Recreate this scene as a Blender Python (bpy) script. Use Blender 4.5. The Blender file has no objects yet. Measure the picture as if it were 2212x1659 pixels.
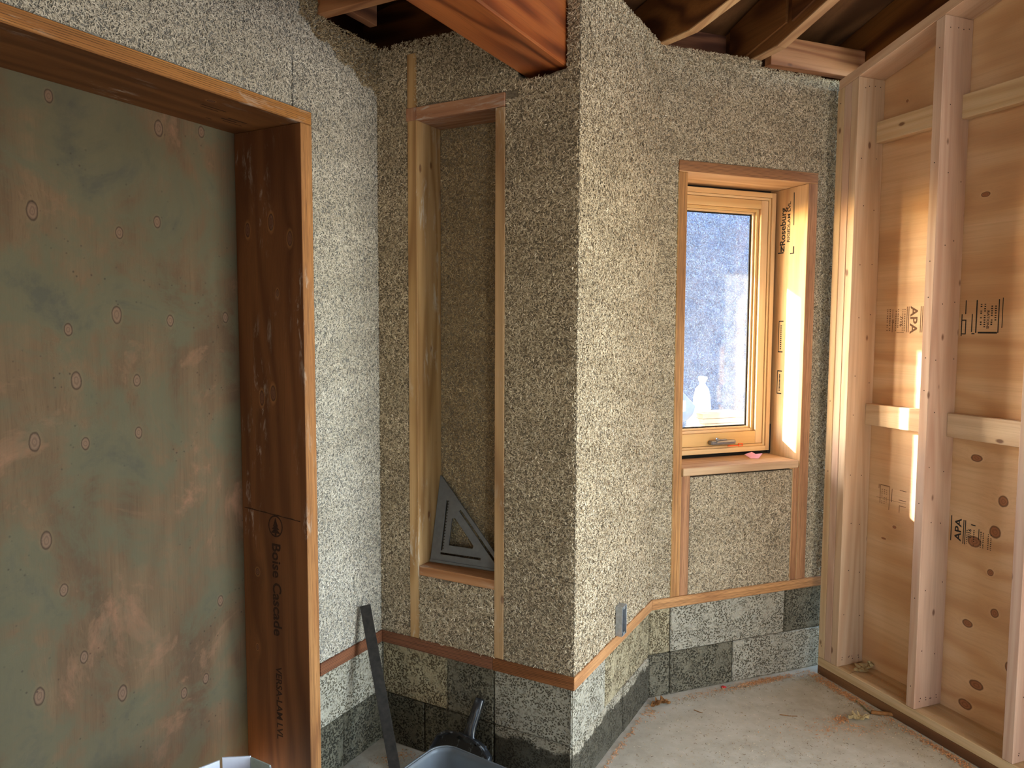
import bpy, bmesh, math, random
import numpy as np
from mathutils import Matrix, Vector
random.seed(7); rng = np.random.default_rng(7)
scene = bpy.context.scene
COL = scene.collection
PI = math.pi

# ------------------------------------------------------------------ plan of the room (metres, z up)
TA = math.radians(28.8312); TD = math.radians(69.1112)
dA = Vector((math.sin(TA), math.cos(TA), 0)); nA = Vector((math.cos(TA), -math.sin(TA), 0))
dD = Vector((math.sin(TD), math.cos(TD), 0)); nD = Vector((math.cos(TD), -math.sin(TD), 0))
C3 = Vector((0.563, 2.9145, 0)); C2 = C3 - dA*0.7615; C1 = C2 - nA*0.757
FR = {'A': (C1, -dA, nA),            # left wall with the boarded opening, u runs away from the corner
      'B': (C1, nA, -dA),            # wall with the niche
      'C': (C2, dA, nA),             # short return wall
      'D': (C3, dD, nD),             # window wall
      'E': (C3 + dD*0.814, nD, -dD)} # framed plywood wall, v=0 is the room side of the studs
UP = Vector((0, 0, 1))
def W(fr, u, v, z):
    o, a, n = FR[fr]
    return o + a*u + n*v + UP*z

# ------------------------------------------------------------------ camera
cam = bpy.data.cameras.new('camera'); camo = bpy.data.objects.new('camera', cam); COL.objects.link(camo)
cam.sensor_width = 36.0; cam.lens = 36.0*1604.435/2212.0; cam.clip_start = 0.02
pit, rol = 0.0743057843, 0.0042076279
rx = Vector((math.cos(rol), math.sin(rol)*math.sin(pit), math.sin(rol)*math.cos(pit)))
ry = Vector((math.sin(rol), -math.cos(rol)*math.sin(pit), -math.cos(rol)*math.cos(pit)))
rz = Vector((0, math.cos(pit), -math.sin(pit)))
camo.matrix_world = Matrix(((rx.x, -ry.x, -rz.x, 0), (rx.y, -ry.y, -rz.y, 0), (rx.z, -ry.z, -rz.z, 1.5), (0, 0, 0, 1)))
scene.camera = camo

# ------------------------------------------------------------------ sky, sun, daylight openings, exposure
scene.view_settings.view_transform = 'Standard'
scene.view_settings.look = 'None'
scene.view_settings.exposure = 0.0
scene.view_settings.gamma = 1.0
scene.view_settings.use_curve_mapping = False
scene.cycles.max_bounces = 8; scene.cycles.diffuse_bounces = 4; scene.cycles.glossy_bounces = 2; scene.cycles.transparent_max_bounces = 8
sund = (nD*1.0 + dD*1.10 - UP*0.53).normalized()      # the way the sunlight travels
world = bpy.data.worlds.new('sky'); scene.world = world; world.use_nodes = True
wt = world.node_tree; wt.nodes.clear()
sky = wt.nodes.new('ShaderNodeTexSky'); sky.sky_type = 'NISHITA'; sky.sun_disc = False; sky.dust_density = 0.8
sky.sun_elevation = math.asin(-sund.z); sky.sun_rotation = math.atan2(-sund.x, -sund.y)
bg = wt.nodes.new('ShaderNodeBackground'); bg.inputs['Strength'].default_value = 3.6
wo = wt.nodes.new('ShaderNodeOutputWorld')
wt.links.new(sky.outputs[0], bg.inputs[0]); wt.links.new(bg.outputs[0], wo.inputs[0])
sl = bpy.data.lights.new('sun', 'SUN'); sl.energy = 42.0; sl.angle = 0.009; sl.color = (1.0, 0.90, 0.76)
so = bpy.data.objects.new('sun', sl); COL.objects.link(so)
so.rotation_euler = sund.to_track_quat('-Z', 'Y').to_euler(); so.location = (-3, 6, 6)
def area(name, loc, direction, sx, sy, energy, color):
    l = bpy.data.lights.new(name, 'AREA'); l.shape = 'RECTANGLE'; l.size = sx; l.size_y = sy; l.energy = energy; l.color = color
    o = bpy.data.objects.new(name, l); COL.objects.link(o); o.location = loc
    o.rotation_euler = Vector(direction).to_track_quat('-Z', 'Y').to_euler()
    return o
# daylight entering by the open doorway in the framed wall, right of and a little behind the camera
area('doorway_daylight', W('E', 2.15, -0.02, 1.20), (-0.80, 0.50, -0.06), 1.2, 1.9, 58.0, (1.0, 0.95, 0.89))
# daylight entering by the opening in the rear wall behind the camera
area('rear_opening_daylight', (0.9, -2.45, 1.35), (-0.1, 1, -0.05), 0.7, 1.3, 14.0, (0.92, 0.96, 1.0))

# ------------------------------------------------------------------ helpers
MW = {}
def link(o, parent=None, M=None):
    COL.objects.link(o)
    M = M if M is not None else Matrix()
    MW[o.name] = M.copy()
    if parent is not None:
        o.parent = parent; o.matrix_basis = MW[parent.name].inverted() @ M
    else:
        o.matrix_basis = M
    return o
def tag(o, label=None, cat=None, group=None, kind=None):
    if label: o['label'] = label
    if cat: o['category'] = cat
    if group: o['group'] = group
    if kind: o['kind'] = kind
    return o
def empty(name, loc, rotz=0.0):
    o = bpy.data.objects.new(name, None); o.empty_display_size = 0.05
    return link(o, None, Matrix.Translation(Vector(loc)) @ Matrix.Rotation(rotz, 4, 'Z'))
def basis(origin, x, z):
    x = Vector(x).normalized(); z = Vector(z).normalized(); y = z.cross(x).normalized(); z = x.cross(y)
    M = Matrix(((x.x, y.x, z.x, 0), (x.y, y.y, z.y, 0), (x.z, y.z, z.z, 0), (0, 0, 0, 1)))
    M.translation = Vector(origin)
    return M
def from_bm(name, bm, mat, parent=None, M=None, smooth=False):
    me = bpy.data.meshes.new(name); bm.normal_update(); bm.to_mesh(me); bm.free()
    if mat: me.materials.append(mat)
    if smooth:
        for p in me.polygons: p.use_smooth = True
    return link(bpy.data.objects.new(name, me), parent, M)
def solid(name, pts, faces, mat, x, z, parent=None, bev=0.0, smooth=False):
    """pts in world space; local X along the grain, local Z the thin axis"""
    pts = [Vector(p) for p in pts]
    c = sum(pts, Vector())/len(pts)
    M = basis(c, x, z); Mi = M.inverted()
    bm = bmesh.new(); vs = [bm.verts.new(Mi @ p) for p in pts]
    for f in faces: bm.faces.new([vs[i] for i in f])
    bmesh.ops.recalc_face_normals(bm, faces=bm.faces)
    if bev: bmesh.ops.bevel(bm, geom=list(bm.edges), offset=bev, segments=1, affect='EDGES', profile=0.5)
    return from_bm(name, bm, mat, parent, M, smooth)
BOXF = [(0, 1, 3, 2), (4, 6, 7, 5), (0, 4, 5, 1), (2, 3, 7, 6), (0, 2, 6, 4), (1, 5, 7, 3)]
def board(name, fr, u, v, z, mat, parent=None, bev=0.0018, grain=None):
    pts = [W(fr, a, b, c) for a in u for b in v for c in z]
    o, ua, na = FR[fr]
    ax = {'u': ua, 'v': na, 'z': UP}; d = {'u': abs(u[1]-u[0]), 'v': abs(v[1]-v[0]), 'z': abs(z[1]-z[0])}
    order = sorted('uvz', key=lambda k: -d[k])
    g = grain or order[0]
    thin = [k for k in reversed(order) if k != g][0]
    return solid(name, pts, BOXF, mat, ax[g], ax[thin], parent, bev)
def prism(name, fr, poly, axis, lo, hi, mat, parent=None, bev=0.0015, x=None, zt=None, skew=0.0):
    """polygon in the two other axes, extruded along axis. axis 'u': poly is (v,z); axis 'v': poly is (u,z)"""
    o, ua, na = FR[fr]; pts = []
    for t in (lo, hi):
        for (a, b) in poly:
            if axis == 'u': pts.append(W(fr, t + skew*a, a, b))
            elif axis == 'v': pts.append(W(fr, a, t, b))
            else: pts.append(W(fr, a, b, t))
    n = len(poly)
    faces = [tuple(range(n)), tuple(range(2*n-1, n-1, -1))] + [(i, (i+1) % n, n+(i+1) % n, n+i) for i in range(n)]
    return solid(name, pts, faces, mat, x or UP, zt or {'u': ua, 'v': na, 'z': UP}[axis], parent, bev)

class NB:
    def __init__(s, name):
        s.mat = bpy.data.materials.new(name); s.mat.use_nodes = True
        s.t = s.mat.node_tree; s.t.nodes.clear()
    def __call__(s, typ, ins=None, out=0, **attrs):
        n = s.t.nodes.new('ShaderNode'+typ)
        for k, v in attrs.items(): setattr(n, k, v)
        for k, v in (ins or {}).items(): s.put(n.inputs[k], v)
        return n.outputs[out] if out is not None else n
    def put(s, sock, v):
        if isinstance(v, bpy.types.NodeSocket): s.t.links.new(v, sock)
        else: sock.default_value = v
    def math(s, op, a, b=0.0, c=None, clamp=False):
        n = s.t.nodes.new('ShaderNodeMath'); n.operation = op; n.use_clamp = clamp
        s.put(n.inputs[0], a); s.put(n.inputs[1], b)
        if c is not None: s.put(n.inputs[2], c)
        return n.outputs[0]
    def mapr(s, v, a, b, c=0.0, d=1.0):
        return s('MapRange', {0: v, 1: a, 2: b, 3: c, 4: d}, clamp=True)
    def mix(s, f, a, b, typ='MIX'):
        n = s.t.nodes.new('ShaderNodeMix'); n.data_type = 'RGBA'; n.blend_type = typ; n.clamp_factor = True
        s.put(n.inputs[0], f)
        for i, v in ((6, a), (7, b)): s.put(n.inputs[i], v if isinstance(v, bpy.types.NodeSocket) else (*v, 1.0))
        return n.outputs[2]
    def ramp(s, f, stops, interp='LINEAR'):
        n = s.t.nodes.new('ShaderNodeValToRGB'); n.color_ramp.interpolation = interp
        e = n.color_ramp.elements
        while len(e) < len(stops): e.new(0.5)
        for el, (p, c) in zip(e, stops): el.position = p; el.color = (*c, 1.0)
        s.put(n.inputs[0], f); return n.outputs[0]
    def vmath(s, op, a, b=None):
        n = s.t.nodes.new('ShaderNodeVectorMath'); n.operation = op
        s.put(n.inputs[0], a)
        if b is not None: s.put(n.inputs[1], b)
        return n.outputs[1 if op == 'LENGTH' else 0]
    def noise(s, vec, scale, detail=3.0, rough=0.55, dist=0.0):
        return s('TexNoise', {'Vector': vec, 'Scale': scale, 'Detail': detail, 'Roughness': rough, 'Distortion': dist})
    def bsdf(s, col, rough=0.7, bump=None, bstr=0.3, bdist=0.002, spec=0.3, metal=0.0, **kw):
        n = s.t.nodes.new('ShaderNodeBsdfPrincipled')
        s.put(n.inputs['Base Color'], col if isinstance(col, bpy.types.NodeSocket) else (*col, 1.0))
        s.put(n.inputs['Roughness'], rough); s.put(n.inputs['Metallic'], metal); s.put(n.inputs['Specular IOR Level'], spec)
        for k, v in kw.items(): s.put(n.inputs[k], v)
        if bump is not None:
            b = s.t.nodes.new('ShaderNodeBump'); b.inputs['Strength'].default_value = bstr; b.inputs['Distance'].default_value = bdist
            s.put(b.inputs['Height'], bump); s.t.links.new(b.outputs[0], n.inputs['Normal'])
        return s.out(n.outputs[0])
    def out(s, sh):
        o = s.t.nodes.new('ShaderNodeOutputMaterial'); s.t.links.new(sh, o.inputs[0]); return s.mat
def srgb(r, g, b):
    f = lambda c: ((c/255+0.055)/1.055)**2.4 if c > 10.3 else c/255/12.92
    return (f(r), f(g), f(b))

# ------------------------------------------------------------------ materials
def wood(name, light, mid, dark, ring=60.0, gx=0.4, gy=6.0, con=0.35, rough=0.62, lam=False, pore=0.35, knots=None,
         small_knots=True, smear=0.0, var=0.22, face=None, stain=None, specks=False, cracks=False, glossy=0.25, knotcol=(0.14, 0.055, 0.025)):
    b = NB(name)
    co = b('TexCoord', out=3)
    rnd = b('ObjectInfo', out=5)
    off = b('CombineXYZ', {0: b.math('MULTIPLY', rnd, 31.0), 1: b.math('MULTIPLY_ADD', rnd, 1.7, 0.12), 2: b.math('MULTIPLY_ADD', rnd, -1.1, -0.20)})
    p = b.vmath('ADD', co, off)
    swirl = None; kd = None
    if knots:
        for (kx, ky, krx, kry) in knots:
            d = b.vmath('LENGTH', b.vmath('MULTIPLY', b.vmath('SUBTRACT', co, (kx, ky, 0)), (1/krx, 1/kry, 0)))
            kd = d if kd is None else b.math('MINIMUM', kd, d)
        push = b.math('MULTIPLY', b.math('DIVIDE', 1.0, b.math('MULTIPLY_ADD', kd, 1.0, 1.0)), 0.05)
        p = b.vmath('ADD', p, b('CombineXYZ', {1: push, 2: push}))
    gn = b.noise(b.vmath('MULTIPLY', p, (gx, gy, gy)), 1.0, 2.0, 0.45, 0.25)
    wav = b.math('MULTIPLY_ADD', b.math('SINE', b.math('MULTIPLY', gn, ring)), 0.5, 0.5)
    wav = b.math('POWER', wav, 1.6)
    broad = b.noise(b.vmath('MULTIPLY', p, (1.0, 7, 7)), 1.0, 3)
    fine = b.noise(b.vmath('MULTIPLY', p, (5, 380, 380)), 1.0, 3, 0.6)
    med = b.noise(b.vmath('MULTIPLY', p, (1.6, 70, 70)), 1.0, 3, 0.6)
    f = b.math('ADD', b.math('MULTIPLY', b.math('SUBTRACT', 1.0, wav), con), b.math('MULTIPLY', broad, 1.0-con))
    col = b.ramp(f, [(0.20, dark), (0.50, mid), (0.80, light)])
    col = b.mix(b.mapr(med, 0.45, 0.70, 0, 0.35), col, [c*0.78 for c in mid])
    col = b.mix(b.mapr(fine, 0.5, 0.75, 0, pore), col, [c*0.6 for c in dark])
    if lam:
        z = b('SeparateXYZ', {0: co}, out=2)
        zi = b.math('FLOOR', b.math('MULTIPLY', b.math('ADD', z, b.math('MULTIPLY', b.noise(b.vmath('MULTIPLY', p, (3, 8, 0)), 1.0), 0.0016)), 1/0.0052))
        wn = b('TexWhiteNoise', {'W': b.math('ADD', zi, b.math('MULTIPLY', rnd, 50.0))}, noise_dimensions='1D')
        col = b.mix(b.mapr(wn, 0.0, 1.0, 0.0, 0.60), col, [c*0.55 for c in mid])
        ln = b.math('FRACT', b.math('MULTIPLY', b.math('ADD', z, b.math('MULTIPLY', b.noise(b.vmath('MULTIPLY', p, (3, 8, 0)), 1.0), 0.0022)), 1/0.0052))
        brk = b.noise(b.vmath('MULTIPLY', p, (14, 6, 300)), 1.0, 2)
        line = b.math('MULTIPLY', b.mapr(ln, 0.66, 0.86, 0, 1), b.mapr(brk, 0.40, 0.56, 0.25, 0.95))
        col = b.mix(line, col, [c*0.22 for c in dark])
    if face:
        nz = b.math('ABSOLUTE', b('SeparateXYZ', {0: b('TexCoord', out=1)}, out=2))
        fcol = b.ramp(f, [(0.20, face[2]), (0.50, face[1]), (0.80, face[0])])
        fcol = b.mix(b.mapr(med, 0.45, 0.70, 0, 0.35), fcol, [c*0.78 for c in face[1]])
        fcol = b.mix(b.mapr(fine, 0.5, 0.75, 0, pore), fcol, [c*0.6 for c in face[2]])
        col = b.mix(b.mapr(nz, 0.6, 0.8), col, fcol)
    if small_knots:
        vd = b('TexVoronoi', {'Vector': b.vmath('MULTIPLY', p, (0.8, 1.6, 1.6)), 'Scale': 7.0}, feature='F1')
        col = b.mix(b.mapr(vd, 0.10, 0.055, 0, 0.85), col, knotcol)
    if stain:
        st = b.noise(co, 3.2, 7, 0.68, 0.5)
        for (a, c2, cc, amt) in stain: col = b.mix(b.mapr(st, a, c2, 0, amt), col, cc)
        st2 = b.noise(b.vmath('ADD', co, (5.3, 1.7, 2.2)), 7.0, 6, 0.7, 0.3)
        col = b.mix(b.mapr(st2, 0.52, 0.68, 0, 0.55), col, stain[0][2])
    if knots:
        wob = b.math('MULTIPLY', b.math('SUBTRACT', b.noise(co, 40.0, 2), 0.5), 0.35)
        dd = b.math('ADD', kd, wob)
        col = b.mix(b.mapr(dd, 1.6, 1.1, 0, 0.22), col, [min(1, c*1.1) for c in light])
        col = b.mix(b.mapr(dd, 1.12, 0.95, 0, 0.9), col, [c*0.6 for c in knotcol])
        ringk = b.math('SINE', b.math('ADD', b.math('MULTIPLY', dd, 14.0), b.math('MULTIPLY', b.noise(co, 120.0, 2), 5.0)))
        inner = b.mix(b.mapr(ringk, -1, 1, 0.1, 0.6), [c*2.2 for c in knotcol], [c*1.0 for c in knotcol])
        col = b.mix(b.mapr(dd, 0.92, 0.80, 0, 1.0), col, inner)
    if specks:
        v1 = b('TexVoronoi', {'Vector': b.vmath('ADD', co, b('TexNoise', {'Vector': co, 'Scale': 60.0}, out=1)), 'Scale': 85.0})
        gate = b.mapr(b.noise(co, 9.0, 2), 0.45, 0.62)
        col = b.mix(b.math('MULTIPLY', b.mapr(v1, 0.20, 0.10, 0, 0.7), gate), col, srgb(190, 170, 135))
        v2 = b('TexVoronoi', {'Vector': b.vmath('ADD', co, (3.1, 0.7, 0.2)), 'Scale': 44.0, 'Randomness': 1.0})
        g2 = b.mapr(b.noise(co, 5.0, 3), 0.50, 0.62)
        col = b.mix(b.math('MULTIPLY', b.mapr(v2, 0.16, 0.07, 0, 0.6), g2), col, (0.02, 0.015, 0.012))
    if smear:
        sm = b.noise(b.vmath('MULTIPLY', p, (9, 42, 42)), 1.0, 5, 0.72, 0.5)
        gate = b.noise(b.vmath('MULTIPLY', p, (2.2, 5, 5)), 1.0, 2)
        col = b.mix(b.math('MULTIPLY', b.mapr(sm, 0.54, 0.66), b.mapr(gate, 0.62-smear*0.25, 0.80-smear*0.25, 0, 0.85)), col, srgb(196, 186, 172))
    hv = b('HueSaturation', {'Hue': b.mapr(rnd, 0, 1, 0.494, 0.506), 'Saturation': b.mapr(rnd, 0, 1, 0.92, 1.06), 'Value': b.mapr(rnd, 0, 1, 1-var*0.5, 1+var*0.5), 'Color': col})
    h = b.math('ADD', b.math('MULTIPLY', fine, 0.6), b.math('MULTIPLY', wav, 0.4))
    return b.bsdf(hv, rough, h, 0.22, 0.0012, glossy)
m = {}
m['lumber'] = wood('fir_lumber', srgb(212, 180, 154), srgb(198, 162, 136), srgb(178, 136, 110), con=0.2, pore=0.25, var=0.10)
m['plate_lumber'] = wood('dusty_plate_lumber', srgb(214, 190, 160), srgb(196, 168, 134), srgb(160, 128, 94), con=0.2)
m['lumber_pale'] = wood('pale_spruce_lumber', srgb(216, 188, 154), srgb(202, 170, 134), srgb(180, 142, 106), con=0.22, pore=0.25, var=0.10)
m['lumber_brown'] = wood('weathered_fir_lumber', srgb(178, 126, 84), srgb(152, 100, 62), srgb(112, 68, 40))
m['niche_wood'] = wood('niche_fir_lumber', srgb(190, 156, 118), srgb(168, 132, 94), srgb(130, 94, 64), smear=0.7)
m['niche_red'] = wood('niche_reddish_lumber', srgb(180, 132, 96), srgb(158, 108, 74), srgb(120, 76, 50), smear=1.0)
m['rafter'] = wood('dark_rafter_lumber', srgb(134, 88, 54), srgb(108, 66, 40), srgb(74, 43, 27), ring=40, gx=0.9, gy=4.0, con=0.5, var=0.25, small_knots=False)
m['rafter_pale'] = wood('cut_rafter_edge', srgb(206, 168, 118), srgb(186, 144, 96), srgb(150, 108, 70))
m['treated'] = wood('treated_plate_lumber', srgb(150, 108, 62), srgb(124, 84, 46), srgb(88, 56, 32))
m['lvl'] = wood('laminated_veneer_lumber', srgb(202, 150, 94), srgb(182, 128, 76), srgb(142, 92, 52), ring=40, gx=0.6, gy=5, con=0.3, lam=True, small_knots=False, var=0.10)
m['lvl_door'] = wood('dark_laminated_veneer_lumber', srgb(196, 142, 82), srgb(174, 118, 62), srgb(128, 78, 38), ring=40, gx=0.6, gy=5, con=0.3, face=(srgb(124, 78, 40), srgb(104, 62, 30), srgb(80, 45, 20)), lam=True, small_knots=False, var=0.06, smear=0.35,
    knots=[(0.752, 0.0915, 0.022, 0.010), (0.770, -0.0125, 0.026, 0.011), (0.715, -0.092, 0.022, 0.010), (0.232, -0.0075, 0.026, 0.011), (0.215, 0.043, 0.024, 0.010), (-0.362, 0.080, 0.012, 0.009), (0.55, -0.035, 0.012, 0.006), (-0.62, 0.088, 0.010, 0.006)], knotcol=(0.075, 0.030, 0.016))
m['lvl_plate'] = wood('laminated_sill_plate', srgb(160, 106, 66), srgb(136, 84, 50), srgb(96, 56, 34), ring=40, gx=0.6, gy=5, con=0.3, lam=True, small_knots=False, var=0.35)
m['lvl_window'] = wood('laminated_window_buck', srgb(192, 140, 90), srgb(168, 116, 70), srgb(124, 78, 46), face=(srgb(228, 192, 140), srgb(214, 172, 118), srgb(184, 136, 84)), ring=40, gx=0.6, gy=5, con=0.3, lam=True, small_knots=False, var=0.08)  # wide faces coloured paler than the edges: window light on the reveal painted in
m['window_pine'] = wood('clear_window_pine', srgb(222, 190, 140), srgb(210, 172, 120), srgb(192, 148, 96), ring=40, gx=0.3, gy=5, con=0.25, pore=0.12, small_knots=False, var=0.06, rough=0.42, glossy=0.4)
m['sill_wood'] = wood('pine_sill_board', srgb(208, 176, 134), srgb(192, 156, 112), srgb(170, 130, 88), small_knots=False)
m['beam'] = wood('oiled_cedar_beam', srgb(162, 90, 38), srgb(134, 66, 24), srgb(86, 38, 13), ring=60, gx=0.5, gy=5.0, con=0.5, pore=0.5, rough=0.38, glossy=0.5, small_knots=False, var=0.0)
m['ply'] = wood('fir_plywood', srgb(216, 180, 144), srgb(204, 161, 120), srgb(182, 134, 94), ring=34, gx=0.7, gy=3.4, con=0.28, pore=0.18, small_knots=False, var=0.05, rough=0.5,
    knots=[(u-0.7525, z-1.348, a, b2) for (u, z, a, b2) in ((0.638, 1.040, 0.022, 0.013), (0.721, 0.789, 0.020, 0.022), (0.645, 0.735, 0.026, 0.020), (0.745, 0.905, 0.018, 0.020), (0.735, 0.500, 0.015, 0.015), (0.712, 0.640, 0.012, 0.012), (0.635, 0.425, 0.020, 0.014), (0.682, 0.212, 0.026, 0.017), (0.642, 0.120, 0.026, 0.017), (0.800, 0.330, 0.018, 0.020), (0.622, 1.981, 0.016, 0.009), (0.275, 2.40, 0.006, 0.006), (0.300, 0.700, 0.009, 0.006), (0.250, 0.640, 0.012, 0.004))], knotcol=(0.16, 0.065, 0.03))
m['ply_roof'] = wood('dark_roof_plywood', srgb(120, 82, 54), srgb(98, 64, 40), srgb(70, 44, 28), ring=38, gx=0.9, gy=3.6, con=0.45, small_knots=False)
KN = [(1.014, 1.209), (0.884, 1.188), (0.729, 1.198), (0.902, 1.358), (0.729, 1.348), (0.616, 1.52), (0.783, 1.534), (0.918, 1.493), (0.416, 1.532), (0.996, 1.788), (0.767, 1.760),
      (0.649, 1.804), (0.635, 2.072), (0.489, 2.096), (0.944, 2.080), (0.996, 0.951), (0.957, 0.808), (0.911, 0.607), (1.03, 0.55), (0.606, 0.372), (0.526, 0.384), (0.805, 0.46), (0.463, 0.618)]
# panel centre in wall A is u=0.9975, z=1.079; its local X runs up the wall, local Y along +u
m['ply_panel'] = wood('weathered_plywood_panel', srgb(104, 85, 62), srgb(90, 71, 51), srgb(70, 54, 40), ring=34, gx=0.7, gy=3.0, con=0.15, pore=0.3, small_knots=False, var=0.0, rough=0.8, glossy=0.1,
    stain=[(0.45, 0.56, srgb(82, 78, 60), 0.85), (0.58, 0.68, srgb(66, 64, 56), 0.7), (0.42, 0.32, srgb(128, 92, 68), 0.75)], specks=True,
    knots=[(z-1.079, u-0.9975, 0.017 if i % 3 else 0.024, 0.011 if i % 3 else 0.014) for i, (u, z) in enumerate(KN)], knotcol=(0.07, 0.042, 0.026))

def hemp_base(name, c1, c2):
    b = NB(name); co = b('TexCoord', out=3)
    n1 = b.noise(co, 160.0, 4, 0.7, 0.4); n2 = b.noise(co, 6.0, 4)
    col = b.mix(b.mapr(n1, 0.35, 0.65), c1, c2)
    col = b.mix(b.mapr(n2, 0.4, 0.7, 0, 0.35), col, [c*0.8 for c in c1])
    return b.bsdf(col, 0.95, n1, 0.9, 0.004, 0.05)
def hemp_chip(name, stops):
    b = NB(name)
    r = b('Attribute', out=2, attribute_name='rnd')
    tone = b('Attribute', out=2, attribute_name='tone')
    col = b.ramp(r, stops)
    col = b.mix(tone, b.mix(1.0, col, (0.70, 0.66, 0.60), 'MULTIPLY'), b.mix(1.0, col, (1.10, 1.08, 1.05), 'MULTIPLY'))
    return b.bsdf(col, 0.9, spec=0.08)
m['hemp'] = hemp_base('hemp_lime_wall', srgb(104, 93, 78), srgb(146, 134, 116))
m['hemp_grey'] = hemp_base('grey_hemp_lime_wall', srgb(112, 109, 103), srgb(152, 149, 142))
m['chip'] = hemp_chip('hemp_shives', [(0.0, srgb(118, 103, 84)), (0.25, srgb(168, 152, 128)), (0.6, srgb(197, 183, 158)), (0.9, srgb(218, 206, 184)), (1.0, srgb(234, 224, 204))])
m['chip_grey'] = hemp_chip('pale_hemp_shives', [(0.0, srgb(140, 132, 120)), (0.2, srgb(178, 172, 160)), (0.6, srgb(200, 194, 182)), (0.9, srgb(216, 210, 198)), (1.0, srgb(228, 222, 210))])
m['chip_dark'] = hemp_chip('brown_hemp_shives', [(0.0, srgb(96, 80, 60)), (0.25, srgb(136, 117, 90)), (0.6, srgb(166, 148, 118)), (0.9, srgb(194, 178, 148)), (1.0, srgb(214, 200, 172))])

m['hemp_sky_tint'] = hemp_base('sky_tinted_hemp_wall', srgb(56, 74, 104), srgb(80, 102, 136))  # outside hemp wall: blue cast of skylight in shade put into the colours
m['chip_sky_tint'] = hemp_chip('sky_tinted_hemp_shives', [(0.0, srgb(50, 68, 98)), (0.3, srgb(78, 100, 136)), (0.7, srgb(104, 128, 162)), (1.0, srgb(160, 184, 210))])
def block_mat(name, light, dark, dens, damp_z=None, dampcol=srgb(70, 66, 56)):
    b = NB(name); co = b('TexCoord', out=3)
    rnd = b('ObjectInfo', out=5)
    p = b.vmath('ADD', co, b('CombineXYZ', {0: b.math('MULTIPLY', rnd, 9.0), 2: b.math('MULTIPLY', rnd, 5.0)}))
    p = b.vmath('ADD', p, b.vmath('MULTIPLY', b('TexNoise', {'Vector': p, 'Scale': 55.0, 'Detail': 2.0}, out=1), (0.012, 0.012, 0.012)))
    pits = None
    for k, ang in enumerate((0.3, 1.35, 2.4)):
        q = b('Mapping', {0: p, 1: (k*0.37, k*0.11, k*0.23), 2: (0, ang, 0), 3: (95, 105, 285)})
        d = b('TexVoronoi', {'Vector': q, 'Scale': 1.0})
        mk = b.mapr(d, 0.20+dens*0.20, 0.10+dens*0.20)
        pits = mk if pits is None else b.math('MAXIMUM', pits, mk)
    n = b.noise(co, 14.0, 4)
    gate = b.mapr(b.noise(p, 22.0, 3), 0.36, 0.52, 0.15, 1.0)
    pits = b.math('MULTIPLY', pits, gate)
    col = b.mix(b.mapr(n, 0.35, 0.7), light, [c*0.80 for c in light])
    col = b.mix(b.math('MULTIPLY', pits, 0.85), col, dark)
    if damp_z is not None:
        zz = b.math('MULTIPLY', b('SeparateXYZ', {0: co}, out=1), -1.0)
        e = b.math('ADD', zz, b.math('MULTIPLY', b.math('SUBTRACT', b.noise(b.vmath('MULTIPLY', co, (1, 1, 1)), 9.0, 5, 0.65), 0.5), 0.12))
        col = b.mix(b.mapr(e, damp_z+0.006, damp_z-0.006), col, b.mix(0.75, col, dampcol, 'MULTIPLY'))
        col = b.mix(b.mapr(e, damp_z+0.006, damp_z-0.006, 0, 0.45), col, dampcol)
    return b.bsdf(col, 0.95, b.math('SUBTRACT', b.noise(co, 150.0, 3), b.math('MULTIPLY', pits, 1.4)), 0.9, 0.004, 0.05)
m['block'] = block_mat('hemp_block', srgb(164, 158, 142), srgb(72, 66, 52), 0.75)
m['block_tan'] = block_mat('tan_hemp_block', srgb(164, 152, 124), srgb(72, 60, 42), 0.95)
m['block_dark'] = block_mat('dark_hemp_block', srgb(116, 110, 94), srgb(44, 41, 33), 0.95)
m['block_damp'] = block_mat('damp_hemp_block', srgb(98, 94, 80), srgb(36, 34, 28), 0.95)
m['block_edge'] = block_mat('half_damp_hemp_block', srgb(164, 156, 138), srgb(66, 60, 46), 0.8, 0.055)

def concrete():
    b = NB('concrete_floor'); co = b('TexCoord', out=3)
    n1 = b.noise(co, 2.2, 6, 0.6, 0.4); n2 = b.noise(co, 16.0, 6, 0.65); n3 = b.noise(co, 180.0, 3)
    col = b.mix(b.mapr(n1, 0.3, 0.7), srgb(182, 174, 156), srgb(160, 152, 134))
    col = b.mix(b.mapr(n2, 0.45, 0.68, 0, 0.5), col, srgb(196, 190, 174))
    col = b.mix(b.mapr(n2, 0.42, 0.28, 0, 0.4), col, srgb(128, 118, 100))
    v = b('TexVoronoi', {'Vector': b.vmath('ADD', co, b.vmath('MULTIPLY', b('TexNoise', {'Vector': co, 'Scale': 30.0}, out=1), (0.02, 0.02, 0.02))), 'Scale': 48.0})
    col = b.mix(b.mapr(v, 0.13, 0.06, 0, 0.55), col, srgb(120, 100, 74))
    return b.bsdf(col, b.mapr(n2, 0, 1, 0.55, 0.8), n3, 0.15, 0.002, 0.35)
m['floor'] = concrete()
def plain(name, col, rough=0.6, metal=0.0, var=0.15, scale=30.0, spec=0.3, **kw):
    b = NB(name); co = b('TexCoord', out=3); n = b.noise(co, scale, 4, 0.6)
    c = b.mix(b.mapr(n, 0.3, 0.7), [x*(1-var) for x in col], [min(1, x*(1+var)) for x in col])
    return b.bsdf(c, rough, n, 0.12, 0.001, spec, metal, **kw)
m['ink'] = plain('black_stamp_ink', (0.018, 0.016, 0.015), 0.8, var=0.5, scale=200)
m['ink_faded'] = plain('faded_stamp_ink', srgb(104, 72, 48), 0.8, var=0.4, scale=200)
m['ink_door'] = plain('brown_black_stamp_ink', srgb(46, 26, 16), 0.8, var=0.5, scale=120)
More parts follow.
